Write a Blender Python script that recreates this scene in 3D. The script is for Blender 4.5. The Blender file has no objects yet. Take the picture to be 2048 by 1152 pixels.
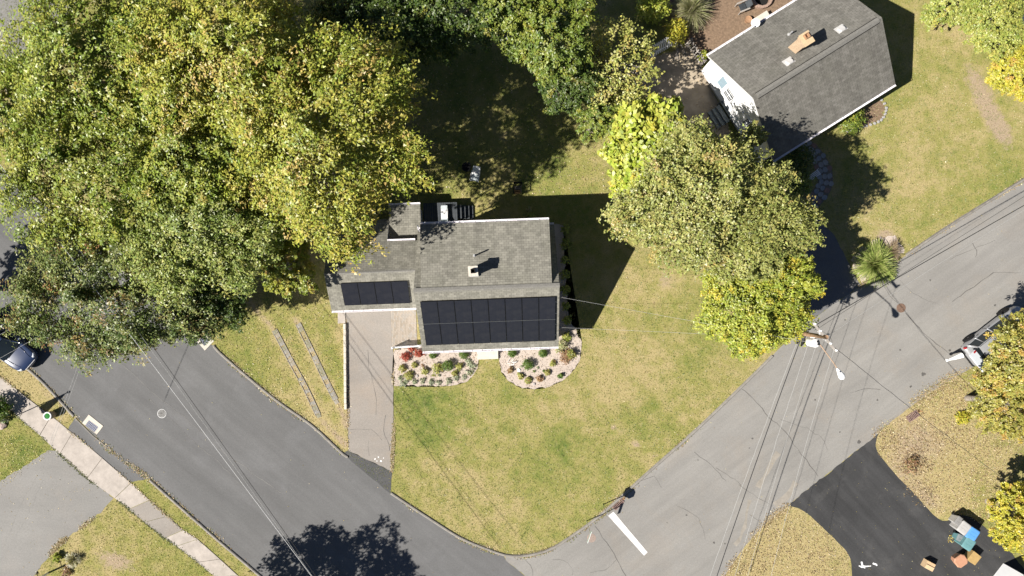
import bpy, bmesh, math, random
import numpy as np
from mathutils import Vector, Matrix

# ------------------------------------------------------------------ camera, sky, sun, exposure
SC = bpy.context.scene
COL = SC.collection
H = 48.0            # camera height above the ground (m)
S = 0.034           # metres on the ground per photo pixel
cam = bpy.data.cameras.new('camera')
cam.sensor_width = 36.0
cam.lens = 18.0 / (1024 * S / H)
cam.clip_start = 0.5
cam.clip_end = 2000.0
camo = bpy.data.objects.new('camera', cam)
camo.location = (0, 0, H)
camo.rotation_euler = (0, 0, 0)
COL.objects.link(camo)
SC.camera = camo

SUN_EL = math.radians(43.5)
SHD = Vector((0.911, 0.412, 0)).normalized()          # way the shadows fall on the ground
world = bpy.data.worlds.new('World')
SC.world = world
world.use_nodes = True
wn = world.node_tree
sky = wn.nodes.new('ShaderNodeTexSky')
sky.sky_type = 'NISHITA'
sky.sun_disc = False
sky.sun_elevation = SUN_EL
sky.sun_rotation = math.atan2(-SHD.x, -SHD.y)
sky.air_density = 0.5
sky.dust_density = 0.3
wn.links.new(sky.outputs[0], wn.nodes['Background'].inputs[0])
wn.nodes['Background'].inputs[1].default_value = 0.05
sl = bpy.data.lights.new('sun', 'SUN')
sl.energy = 5.0
sl.angle = math.radians(0.5)
sl.color = (1.0, 0.95, 0.87)
so = bpy.data.objects.new('sun', sl)
dirv = Vector((SHD.x * math.cos(SUN_EL), SHD.y * math.cos(SUN_EL), -math.sin(SUN_EL)))
so.rotation_euler = dirv.to_track_quat('-Z', 'Y').to_euler()
so.location = (-30, -14, 40)
COL.objects.link(so)
SC.view_settings.view_transform = 'Standard'
SC.view_settings.look = 'None'
SC.view_settings.gamma = 1.0
SC.view_settings.use_curve_mapping = False
SC.view_settings.exposure = 0.80

# ------------------------------------------------------------------ helpers
RNG = np.random.default_rng(7)
random.seed(7)
R = math.radians


def G(px, py, h=0.0):
    """ground position of something that the photo shows at px,py when it is h metres up"""
    f = S * (1 - h / H)
    return ((px - 1024) * f, -(py - 576) * f)


def G3(px, py, h=0.0, z=None):
    x, y = G(px, py, h)
    return Vector((x, y, h if z is None else z))


def tag(o, label=None, cat=None, group=None, kind=None):
    if label: o['label'] = label
    if cat: o['category'] = cat
    if group: o['group'] = group
    if kind: o['kind'] = kind
    return o


def empty(name, loc, rotz=0.0):
    o = bpy.data.objects.new(name, None)
    o.location = loc
    o.rotation_euler = (0, 0, rotz)
    o.empty_display_size = 0.3
    COL.objects.link(o)
    return o


def link(name, me, parent=None, loc=None, rotz=None):
    o = bpy.data.objects.new(name, me)
    COL.objects.link(o)
    if parent: o.parent = parent
    if loc is not None: o.location = loc
    if rotz is not None: o.rotation_euler = (0, 0, rotz)
    return o


class MB:
    """collects geometry and links it as ONE mesh object"""
    def __init__(s):
        s.v = []; s.f = []; s.uv = []; s.m = []; s.has_uv = False; s.mi = 0

    def face(s, pts, uv=None):
        i = len(s.v)
        s.v += [tuple(p) for p in pts]
        s.f.append(tuple(range(i, i + len(pts))))
        s.m.append(s.mi)
        if uv: s.has_uv = True
        s.uv.append(uv if uv else [(0, 0)] * len(pts))
        return s

    def faces(s, pts, fs):
        i = len(s.v)
        s.v += [tuple(p) for p in pts]
        for f in fs:
            s.f.append(tuple(i + k for k in f)); s.m.append(s.mi)
            s.uv.append([(0, 0)] * len(f))
        return s

    def box(s, c, d, rz=0.0, mat=None, bev=0.0):
        x, y, z = d[0] / 2, d[1] / 2, d[2] / 2
        if bev > 0:
            b = min(bev, x * .9, y * .9, z * .9)
            ring = lambda X, Y, Z: [(-X + b, -Y, Z), (X - b, -Y, Z), (X, -Y + b, Z), (X, Y - b, Z),
                                    (X - b, Y, Z), (-X + b, Y, Z), (-X, Y - b, Z), (-X, -Y + b, Z)]
            ps = ring(x - b * .7, y - b * .7, -z) + ring(x, y, -z + b) + ring(x, y, z - b) + ring(x - b * .7, y - b * .7, z)
            fs = [tuple(range(7, -1, -1)), tuple(range(24, 32))]
            for k in range(3):
                for i in range(8):
                    j = (i + 1) % 8
                    fs.append((k * 8 + i, k * 8 + j, k * 8 + 8 + j, k * 8 + 8 + i))
        else:
            ps = [(-x, -y, -z), (x, -y, -z), (x, y, -z), (-x, y, -z), (-x, -y, z), (x, -y, z), (x, y, z), (-x, y, z)]
            fs = [(0, 3, 2, 1), (4, 5, 6, 7), (0, 1, 5, 4), (1, 2, 6, 5), (2, 3, 7, 6), (3, 0, 4, 7)]
        M = mat if mat else Matrix.Rotation(rz, 3, 'Z')
        c = Vector(c)
        return s.faces([M @ Vector(p) + c for p in ps], fs)

    def tube(s, pts, rad, n=8, cap=True):
        pts = [Vector(p) for p in pts]
        if not hasattr(rad, '__len__'): rad = [rad] * len(pts)
        out = []
        for i, p in enumerate(pts):
            d = (pts[min(i + 1, len(pts) - 1)] - pts[max(i - 1, 0)])
            if d.length < 1e-9: d = Vector((0, 0, 1))
            d.normalize()
            a = d.cross(Vector((0, 0, 1)))
            if a.length < 1e-3: a = d.cross(Vector((0, 1, 0)))
            a.normalize(); b = d.cross(a)
            for k in range(n):
                t = 2 * math.pi * k / n
                out.append(p + (a * math.cos(t) + b * math.sin(t)) * rad[i])
        fs = []
        for i in range(len(pts) - 1):
            for k in range(n):
                l = (k + 1) % n
                fs.append((i * n + k, i * n + l, (i + 1) * n + l, (i + 1) * n + k))
        if cap:
            fs.append(tuple(range(n)))
            fs.append(tuple(range((len(pts) - 1) * n + n - 1, (len(pts) - 1) * n - 1, -1)))
        return s.faces(out, fs)

    def lathe(s, prof, c=(0, 0, 0), n=24, mat=None):
        c = Vector(c); out = []
        for (r, z) in prof:
            for k in range(n):
                t = 2 * math.pi * k / n
                p = Vector((r * math.cos(t), r * math.sin(t), z))
                out.append((mat @ p if mat else p) + c)
        fs = []
        for i in range(len(prof) - 1):
            for k in range(n):
                l = (k + 1) % n
                fs.append((i * n + k, i * n + l, (i + 1) * n + l, (i + 1) * n + k))
        if prof[0][0] > 1e-4: fs.append(tuple(range(n - 1, -1, -1)))
        if prof[-1][0] > 1e-4: fs.append(tuple(range((len(prof) - 1) * n, len(prof) * n)))
        return s.faces(out, fs)

    def prism(s, poly, z0, z1):
        n = len(poly)
        a = sum(poly[i][0] * poly[(i + 1) % n][1] - poly[(i + 1) % n][0] * poly[i][1] for i in range(n))
        if a < 0: poly = poly[::-1]
        ps = [(p[0], p[1], z0) for p in poly] + [(p[0], p[1], z1) for p in poly]
        fs = [tuple(range(n - 1, -1, -1)), tuple(range(n, 2 * n))]
        for i in range(n):
            j = (i + 1) % n
            fs.append((i, j, n + j, n + i))
        return s.faces(ps, fs)

    def sweep(s, path, prof, z=0.0, closed_prof=True):
        """profile of (side offset, height) swept along a ground path"""
        P = [Vector((p[0], p[1], 0)) for p in path]
        out = []; n = len(prof)
        for i, p in enumerate(P):
            d = P[min(i + 1, len(P) - 1)] - P[max(i - 1, 0)]
            d.normalize()
            nn = Vector((-d.y, d.x, 0))
            zz = path[i][2] if len(path[i]) > 2 else z
            for (o, h) in prof:
                out.append(p + nn * o + Vector((0, 0, zz + h)))
        fs = []
        m = n if closed_prof else n - 1
        for i in range(len(P) - 1):
            for k in range(m):
                l = (k + 1) % n
                fs.append((i * n + k, (i + 1) * n + k, (i + 1) * n + l, i * n + l))
        if closed_prof:
            fs.append(tuple(range(n))); fs.append(tuple(range(len(P) * n - 1, (len(P) - 1) * n - 1, -1)))
        return s.faces(out, fs)

    def mesh(s, name, mat, smooth=False):
        me = bpy.data.meshes.new(name)
        me.from_pydata(s.v, [], s.f)
        mats = mat if isinstance(mat, (list, tuple)) else [mat]
        for m in mats: me.materials.append(m)
        if len(mats) > 1:
            me.polygons.foreach_set('material_index', s.m)
        if s.has_uv:
            l = me.uv_layers.new(name='UVMap')
            flat = [c for f in s.uv for p in f for c in p]
            l.data.foreach_set('uv', flat)
        if smooth: me.polygons.foreach_set('use_smooth', [True] * len(s.f))
        me.update()
        return me

    def build(s, name, mat, parent=None, smooth=False, loc=None, rotz=None):
        return link(name, s.mesh(name, mat, smooth), parent, loc, rotz)


def smooth_path(pts, step=0.4):
    """Catmull-Rom through points, resampled"""
    P = [np.array(p, float) for p in pts]
    P = [2 * P[0] - P[1]] + P + [2 * P[-1] - P[-2]]
    out = []
    for i in range(1, len(P) - 2):
        n = max(2, int(np.linalg.norm(P[i + 1] - P[i]) / step))
        for k in range(n):
            t = k / n
            a, b, c, d = P[i - 1], P[i], P[i + 1], P[i + 2]
            out.append(0.5 * ((2 * b) + (-a + c) * t + (2 * a - 5 * b + 4 * c - d) * t * t + (-a + 3 * b - 3 * c + d) * t ** 3))
    out.append(P[-2])
    return [tuple(o) for o in out]


def pxpath(pts, step=0.4, smooth=True):
    w = [G(*p) for p in pts]
    return smooth_path(w, step) if smooth else w


def ragged(poly, step=0.22, amp=0.05, seed=1):
    rng = np.random.default_rng(seed)
    out = []
    n = len(poly)
    for i in range(n):
        a = np.array(poly[i][:2], float); b = np.array(poly[(i + 1) % n][:2], float)
        L = np.linalg.norm(b - a)
        k = max(1, int(L / step))
        for j in range(k):
            p = a + (b - a) * j / k
            out.append(tuple(p + rng.normal(0, amp * (0.4 if j == 0 else 1), 2)))
    return out


def inpoly(x, y, poly):
    x = np.asarray(x); y = np.asarray(y)
    r = np.zeros(x.shape, bool)
    n = len(poly)
    for i in range(n):
        x1, y1 = poly[i][:2]; x2, y2 = poly[(i + 1) % n][:2]
        c = (y1 > y) != (y2 > y)
        with np.errstate(divide='ignore', invalid='ignore'):
            xi = (x2 - x1) * (y - y1) / (y2 - y1 + 1e-12) + x1
        r ^= c & (x < xi)
    return r


def vnoise(x, y, scale, seed):
    rng = np.random.default_rng(seed)
    N = 256
    lat = rng.random((N, N))
    u = np.asarray(x) / scale + 1000.3; v = np.asarray(y) / scale + 1000.7
    i = np.floor(u).astype(int); j = np.floor(v).astype(int)
    fu = u - i; fv = v - j
    fu = fu * fu * (3 - 2 * fu); fv = fv * fv * (3 - 2 * fv)
    g = lambda a, b: lat[a % N, b % N]
    return (g(i, j) * (1 - fu) + g(i + 1, j) * fu) * (1 - fv) + (g(i, j + 1) * (1 - fu) + g(i + 1, j + 1) * fu) * fv


# ------------------------------------------------------------------ materials
def nd(nt, t, **kw):
    n = nt.nodes.new(t)
    for k, v in kw.items():
        if k in n.inputs: n.inputs[k].default_value = v
        else: setattr(n, k, v)
    return n


def newmat(name):
    m = bpy.data.materials.new(name)
    m.use_nodes = True
    nt = m.node_tree
    b = nt.nodes['Principled BSDF']
    return m, nt, b


def c4(c): return (c[0], c[1], c[2], 1)


def ramp(nt, fac, stops):
    r = nt.nodes.new('ShaderNodeValToRGB')
    e = r.color_ramp.elements
    while len(e) < len(stops): e.new(0.5)
    for i, (p, c) in enumerate(stops):
        e[i].position = p
        e[i].color = c4(c) if hasattr(c, '__len__') else (c, c, c, 1)
    nt.links.new(fac, r.inputs[0])
    return r.outputs[0]


def noise(nt, scale, detail=3, rough=0.6, co=None, dist=0.0):
    n = nd(nt, 'ShaderNodeTexNoise', Scale=scale, Detail=detail, Roughness=rough, Distortion=dist)
    if co is None:
        co = nt.nodes.new('ShaderNodeTexCoord').outputs['Object']
    nt.links.new(co, n.inputs['Vector'])
    return n.outputs['Fac']


def mix(nt, fac, a, b, mode='MIX'):
    n = nt.nodes.new('ShaderNodeMix')
    n.data_type = 'RGBA'; n.blend_type = mode
    for sock, v in ((n.inputs[0], fac), (n.inputs[6], a), (n.inputs[7], b)):
        if hasattr(v, 'is_linked'): nt.links.new(v, sock)
        elif hasattr(v, '__len__'): sock.default_value = c4(v)
        else: sock.default_value = v
    return n.outputs[2]


def bump(nt, b, h, strength=0.4, dist=0.01):
    n = nd(nt, 'ShaderNodeBump', Strength=strength, Distance=dist)
    nt.links.new(h, n.inputs['Height'])
    nt.links.new(n.outputs[0], b.inputs['Normal'])


def mk(name, col, rough=0.7, var=0.18, scale=6.0, bmp=0.0, metal=0.0, spec=0.3, coat=0.0, dirt=0.0):
    """plain surface with cloudy tone, grain and a little dirt"""
    m, nt, b = newmat(name)
    a = noise(nt, scale, 5, 0.65)
    lo = [c * (1 - var) for c in col]; hi = [min(1, c * (1 + var)) for c in col]
    out = ramp(nt, a, [(0.3, lo), (0.7, hi)])
    if dirt > 0:
        d = noise(nt, scale * 0.35, 6, 0.7)
        msk = ramp(nt, d, [(0.48, 0.0), (0.75, dirt)])
        out = mix(nt, msk, out, (0.07, 0.06, 0.045))
    nt.links.new(out, b.inputs['Base Color'])
    b.inputs['Roughness'].default_value = rough
    b.inputs['Metallic'].default_value = metal
    b.inputs['Specular IOR Level'].default_value = spec
    b.inputs['Coat Weight'].default_value = coat
    b.inputs['Coat Roughness'].default_value = 0.08
    if bmp > 0: bump(nt, b, noise(nt, scale * 8, 4), bmp, 0.01)
    return m


def asphalt(name, col, var=0.16, speck=0.5, stain=(0.30, 0.26, 0.21), stain_amt=0.25, fine=55.0, rot=0.0, streak=0.05):
    m, nt, b = newmat(name)
    big = noise(nt, 0.22, 5, 0.6)
    base = ramp(nt, big, [(0.3, [c * (1 - var) for c in col]), (0.7, [c * (1 + var) for c in col])])
    st = noise(nt, 0.35, 6, 0.7, dist=0.6)
    base = mix(nt, ramp(nt, st, [(0.5, 0.0), (0.75, stain_amt)]), base, stain)
    mp = nd(nt, 'ShaderNodeMapping'); mp.inputs['Rotation'].default_value = (0, 0, R(rot)); mp.vector_type = 'TEXTURE'; mp.inputs['Scale'].default_value = (9.0, 0.8, 1)
    nt.links.new(nt.nodes.new('ShaderNodeTexCoord').outputs['Object'], mp.inputs['Vector'])
    base = mix(nt, 1.0, base, ramp(nt, noise(nt, 1.0, 4, 0.6, mp.outputs[0]), [(0.3, 1 - streak), (0.7, 1 + streak)]), 'MULTIPLY')
    g = noise(nt, fine, 2, 0.7)
    base = mix(nt, 1.0, base, ramp(nt, g, [(0.3, 1 - speck * 0.45), (0.5, 1.0), (0.72, 1 + speck * 0.35)]), 'MULTIPLY')
    g2 = noise(nt, 9.0, 4, 0.75)
    base = mix(nt, 1.0, base, ramp(nt, g2, [(0.3, 0.90), (0.7, 1.08)]), 'MULTIPLY')
    nt.links.new(base, b.inputs['Base Color'])
    b.inputs['Roughness'].default_value = 0.85
    b.inputs['Specular IOR Level'].default_value = 0.25
    bump(nt, b, g, 0.35, 0.01)
    return m


def leafmat(name='leaves'):
    m, nt, b = newmat(name)
    at = nd(nt, 'ShaderNodeAttribute', attribute_name='tint')
    b.inputs['Roughness'].default_value = 0.42
    b.inputs['Specular IOR Level'].default_value = 0.45
    nt.links.new(at.outputs['Color'], b.inputs['Base Color'])
    tr = nt.nodes.new('ShaderNodeBsdfTranslucent')
    hs = nd(nt, 'ShaderNodeHueSaturation', Saturation=1.15, Value=1.25)
    nt.links.new(at.outputs['Color'], hs.inputs['Color'])
    nt.links.new(hs.outputs[0], tr.inputs['Color'])
    mx = nt.nodes.new('ShaderNodeMixShader')
    mx.inputs[0].default_value = 0.20
    nt.links.new(b.outputs[0], mx.inputs[1]); nt.links.new(tr.outputs[0], mx.inputs[2])
    nt.links.new(mx.outputs[0], nt.nodes['Material Output'].inputs['Surface'])
    return m


def shingles(name, c1, c2, w=0.30, h=0.145):
    m, nt, b = newmat(name)
    uv = nt.nodes.new('ShaderNodeUVMap').outputs[0]
    br = nd(nt, 'ShaderNodeTexBrick', Scale=1.0)
    br.inputs['Color1'].default_value = c4(c1); br.inputs['Color2'].default_value = c4(c2)
    br.inputs['Mortar'].default_value = c4([c * 0.35 for c in c1])
    br.inputs['Mortar Size'].default_value = 0.007
    br.inputs['Mortar Smooth'].default_value = 0.3
    br.inputs['Brick Width'].default_value = w; br.inputs['Row Height'].default_value = h
    br.offset = 0.5; br.squash = 1.0
    nt.links.new(uv, br.inputs['Vector'])
    out = br.outputs['Color']
    # streaks running down the slope, lichen and granule grain
    mp = nd(nt, 'ShaderNodeMapping'); mp.inputs['Scale'].default_value = (1.6, 0.22, 1)
    nt.links.new(uv, mp.inputs['Vector'])
    s1 = noise(nt, 1.0, 5, 0.65, mp.outputs[0])
    out = mix(nt, 1.0, out, ramp(nt, s1, [(0.28, 0.72), (0.55, 1.0), (0.8, 1.12)]), 'MULTIPLY')
    s2 = noise(nt, 0.45, 5, 0.7, uv)
    out = mix(nt, ramp(nt, s2, [(0.45, 0.0), (0.75, 0.35)]), out, [c1[0] * .78, c1[1] * .82, c1[2] * .72])
    s4 = noise(nt, 3.2, 3, 0.6, uv)
    out = mix(nt, 1.0, out, ramp(nt, s4, [(0.3, 0.88), (0.7, 1.12)]), 'MULTIPLY')
    s3 = noise(nt, 45, 2, 0.7, uv)
    out = mix(nt, 1.0, out, ramp(nt, s3, [(0.3, 0.80), (0.7, 1.18)]), 'MULTIPLY')
    nt.links.new(out, b.inputs['Base Color'])
    b.inputs['Roughness'].default_value = 0.9
    b.inputs['Specular IOR Level'].default_value = 0.2
    bump(nt, b, s3, 0.4, 0.006)
    return m


MT = {}
MT['leaf'] = leafmat()
MT['bark'] = mk('bark', (0.23, 0.20, 0.165), 0.9, 0.35, 5, 0.6)
MT['bark_grey'] = mk('grey_bark', (0.26, 0.235, 0.21), 0.9, 0.3, 6, 0.5)
MT['road_old'] = asphalt('worn_asphalt', (0.248, 0.238, 0.222), 0.09, 0.5, (0.27, 0.235, 0.195), 0.42, rot=36, streak=0.10)
MT['road_new'] = asphalt('dark_asphalt', (0.132, 0.131, 0.131), 0.08, 0.55, (0.20, 0.20, 0.205), 0.35, rot=-40, streak=0.11)
MT['drive_old'] = asphalt('driveway_asphalt', (0.276, 0.250, 0.224), 0.10, 0.55, (0.36, 0.27, 0.19), 0.30)
MT['apron'] = asphalt('apron_asphalt', (0.085, 0.085, 0.087), 0.12, 0.6, (0.13, 0.13, 0.13), 0.4)
MT['drive_grey'] = asphalt('grey_driveway_asphalt', (0.232, 0.224, 0.212), 0.10, 0.55, (0.29, 0.26, 0.23), 0.35)
MT['drive_black'] = asphalt('sealed_asphalt', (0.046, 0.046, 0.047), 0.20, 0.75, (0.090, 0.088, 0.086), 0.75, rot=-48, streak=0.22)
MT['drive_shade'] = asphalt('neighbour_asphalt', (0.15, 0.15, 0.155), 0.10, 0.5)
MT['tar'] = mk('crack_tar', (0.10, 0.095, 0.088), 0.8, 0.2, 4)
MT['rustcrack'] = mk('repair_mortar', (0.275, 0.25, 0.215), 0.9, 0.2, 3, 0.3)
MT['kerb'] = mk('berm_asphalt', (0.25, 0.232, 0.208), 0.9, 0.22, 3, 0.5, dirt=0.3)
MT['concrete'] = mk('concrete', (0.42, 0.375, 0.335), 0.9, 0.14, 2.2, 0.35, dirt=0.25)
MT['concrete_pale'] = mk('pale_concrete', (0.58, 0.53, 0.46), 0.9, 0.10, 3, 0.3, dirt=0.15)
MT['paint_line'] = mk('road_paint', (0.74, 0.73, 0.71), 0.7, 0.10, 7, 0.3, dirt=0.30)
MT['paver'] = [mk('paver_buff', (0.36, 0.31, 0.26), 0.9, 0.12, 14, 0.3),
               mk('paver_tan', (0.31, 0.265, 0.215), 0.9, 0.12, 14, 0.3),
               mk('paver_grey', (0.33, 0.30, 0.265), 0.9, 0.12, 14, 0.3)]
MT['joint'] = mk('joint_sand', (0.20, 0.175, 0.145), 0.95, 0.2, 20, 0.3)
MT['mulch'] = mk('pale_mulch', (0.47, 0.40, 0.345), 0.95, 0.16, 13, 0.8)
MT['ribbon'] = [mk('ribbon_grey', (0.27, 0.255, 0.225), 0.9, 0.3, 5, 0.4), mk('ribbon_tan', (0.30, 0.27, 0.22), 0.9, 0.3, 5, 0.4), mk('ribbon_mossy', (0.235, 0.225, 0.16), 0.9, 0.3, 5, 0.4)]
MT['chips'] = [mk('chip_pale', (0.56, 0.48, 0.41), 0.95, 0.2, 9), mk('chip_tan', (0.48, 0.405, 0.34), 0.95, 0.2, 9),
               mk('chip_brown', (0.42, 0.345, 0.28), 0.95, 0.2, 9)]
MT['dirt'] = mk('brown_mulch', (0.20, 0.138, 0.092), 0.95, 0.35, 7, 0.8)
MT['sand'] = mk('sandy_patio', (0.36, 0.30, 0.225), 0.95, 0.22, 1.6, 0.5, dirt=0.45)
MT['stone'] = [mk('flagstone_grey', (0.34, 0.33, 0.32), 0.85, 0.2, 3, 0.4), mk('flagstone_blue', (0.29, 0.30, 0.315), 0.85, 0.2, 3, 0.4),
               mk('flagstone_red', (0.30, 0.19, 0.155), 0.85, 0.2, 3, 0.4)]
MT['white'] = mk('white_vinyl', (0.80, 0.80, 0.80), 0.55, 0.03, 3, 0, dirt=0.04)
MT['gutter'] = mk('white_gutter', (0.80, 0.77, 0.80), 0.45, 0.05, 5, dirt=0.12)
MT['siding'] = mk('white_siding', (0.80, 0.80, 0.81), 0.6, 0.03, 2)
MT['trim'] = mk('grey_trim', (0.62, 0.62, 0.62), 0.6, 0.05, 4)
MT['glass'] = mk('window_glass', (0.035, 0.045, 0.055), 0.08, 0.1, 2, spec=0.6)
MT['roof'] = shingles('grey_shingles', (0.184, 0.176, 0.150), (0.268, 0.256, 0.218))
MT['roof2'] = shingles('neighbour_shingles', (0.140, 0.133, 0.118), (0.192, 0.183, 0.164), 0.32, 0.15)
MT['ridge'] = mk('ridge_vent', (0.185, 0.178, 0.163), 0.9, 0.2, 9, 0.3)
def solar():
    m, nt, b = newmat('solar_glass')
    br = nd(nt, 'ShaderNodeTexBrick', Scale=1.0); br.offset = 0.0
    for k, v in (('Color1', (.0135, .0145, .0200)), ('Color2', (.0160, .0170, .0225)), ('Mortar', (.021, .022, .027))): br.inputs[k].default_value = c4(v)
    br.inputs['Mortar Size'].default_value = .004; br.inputs['Brick Width'].default_value = .162; br.inputs['Row Height'].default_value = .0865
    nt.links.new(nt.nodes.new('ShaderNodeTexCoord').outputs['Object'], br.inputs['Vector'])
    d = noise(nt, 2.5, 5, .7)
    nt.links.new(mix(nt, ramp(nt, d, [(.45, 0.0), (.8, .05)]), br.outputs['Color'], (.20, .18, .15)), b.inputs['Base Color'])
    b.inputs['Roughness'].default_value = .32; b.inputs['Specular IOR Level'].default_value = .35
    return m


MT['panel'] = solar()
MT['vent_dull'] = mk('dull_vent', (0.50, 0.49, 0.48), 0.6, 0.1, 6, dirt=0.25)
MT['panel_frame'] = mk('black_frame', (0.006, 0.006, 0.007), 0.45, 0.1, 5)
MT['rail_metal'] = mk('dull_metal', (0.42, 0.42, 0.41), 0.4, 0.1, 8, metal=0.8)
MT['galv'] = mk('galvanised', (0.55, 0.55, 0.56), 0.45, 0.12, 10, metal=0.5)
MT['brick_tan'] = mk('tan_chimney_brick', (0.44, 0.325, 0.22), 0.9, 0.2, 9, 0.4)
MT['brick_grey'] = mk('grey_chimney_block', (0.42, 0.40, 0.38), 0.9, 0.15, 9, 0.4)
MT['soot_and_shade'] = mk('soot_and_shade', (0.015, 0.014, 0.013), 0.95, 0.2, 9)
MT['clay'] = mk('clay_flue', (0.36, 0.21, 0.12), 0.85, 0.2, 9)
MT['rust'] = mk('rusty_iron', (0.20, 0.13, 0.095), 0.85, 0.3, 16, 0.5, metal=0.2)
MT['iron'] = mk('grey_iron', (0.40, 0.40, 0.40), 0.6, 0.25, 16, 0.4, metal=0.3)
MT['grate'] = mk('storm_grate', (0.16, 0.17, 0.22), 0.55, 0.15, 9, metal=0.4)
MT['black'] = mk('black_rubber', (0.012, 0.012, 0.013), 0.7, 0.2, 9)
MT['hole'] = mk('drain_dark', (0.006, 0.006, 0.007), 0.9, 0.2, 9)
MT['wood_grey'] = mk('weathered_wood', (0.34, 0.31, 0.28), 0.9, 0.25, 7, 0.4)
MT['wood_brown'] = mk('brown_pole_wood', (0.30, 0.19, 0.115), 0.9, 0.3, 6, 0.4)
MT['deck'] = mk('shaded_deck_paint', (0.055, 0.062, 0.070), 0.75, 0.2, 4, 0.2)  # grey darkened to put the shade on deck and steps into the colour
MT['steps'] = mk('grey_step_paint', (0.17, 0.195, 0.20), 0.75, 0.15, 4, 0.2)
MT['wire_dark'] = mk('dark_cable', (0.03, 0.03, 0.033), 0.6, 0.1, 9)
MT['wire_pale'] = mk('bare_cable', (0.42, 0.42, 0.41), 0.5, 0.08, 9)
MT['wire_bright'] = mk('bright_cable', (0.75, 0.75, 0.75), 0.4, 0.06, 9, metal=0.2)
MT['sign_red'] = mk('sign_red', (0.45, 0.02, 0.025), 0.4, 0.05, 5)
MT['sign_green'] = mk('sign_green', (0.015, 0.15, 0.06), 0.4, 0.05, 5)
MT['sign_alu'] = mk('sign_aluminium', (0.72, 0.72, 0.73), 0.4, 0.06, 9, metal=0.2)
MT['turf'] = mk('barrel_top_green', (0.03, 0.17, 0.035), 0.9, 0.35, 25, 0.6)
MT['barrel'] = mk('barrel_side', (0.36, 0.29, 0.19), 0.8, 0.2, 9, 0.2)
MT['bin_grey'] = mk('bin_grey', (0.42, 0.41, 0.40), 0.5, 0.1, 3, dirt=0.1)
MT['bin_dark'] = mk('bin_dark_grey', (0.22, 0.215, 0.21), 0.55, 0.1, 3)
MT['bin_blue'] = mk('bin_blue', (0.10, 0.29, 0.63), 0.45, 0.08, 3)
MT['bin_green'] = mk('bin_green', (0.13, 0.27, 0.285), 0.5, 0.1, 3, dirt=0.1)
MT['card'] = mk('cardboard', (0.56, 0.40, 0.24), 0.9, 0.1, 4, 0.15)
MT['card_dark'] = mk('brown_box', (0.40, 0.27, 0.11), 0.9, 0.15, 5, 0.2)
MT['terra'] = mk('terracotta_plastic', (0.46, 0.24, 0.15), 0.6, 0.12, 4)
MT['car_blue'] = mk('navy_paint', (0.024, 0.040, 0.095), 0.28, 0.05, 2, spec=0.5, coat=0.9)
MT['car_silver'] = mk('silver_paint', (0.40, 0.405, 0.42), 0.32, 0.04, 2, metal=0.35, spec=0.5, coat=0.7)
MT['car_white'] = mk('pale_paint', (0.66, 0.70, 0.74), 0.35, 0.04, 2, spec=0.5, coat=0.5)
MT['car_glass'] = mk('car_glass', (0.016, 0.022, 0.026), 0.06, 0.1, 2, spec=0.7)
MT['chrome'] = mk('chrome', (0.72, 0.72, 0.74), 0.18, 0.05, 3, metal=0.9)
MT['lamp_glass'] = mk('headlamp', (0.55, 0.58, 0.62), 0.15, 0.05, 3, spec=0.6)
MT['tail'] = mk('tail_lamp_red', (0.36, 0.012, 0.018), 0.2, 0.1, 3, spec=0.6)
MT['chair_fab'] = mk('grey_sling', (0.45, 0.50, 0.52), 0.7, 0.15, 6)
MT['wood_orange'] = mk('firewood', (0.34, 0.19, 0.09), 0.9, 0.3, 9, 0.4)
MT['rock'] = mk('garden_stone', (0.42, 0.38, 0.36), 0.9, 0.25, 5, 0.6)
MT['rock_pink'] = mk('pink_boulder', (0.47, 0.36, 0.32), 0.9, 0.2, 3, 0.6)
MT['flag'] = mk('flag_cloth', (0.25, 0.05, 0.06), 0.85, 0.3, 3)
MT['fire_ring'] = mk('fire_pit_block', (0.33, 0.23, 0.18), 0.9, 0.25, 8, 0.5)
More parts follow.
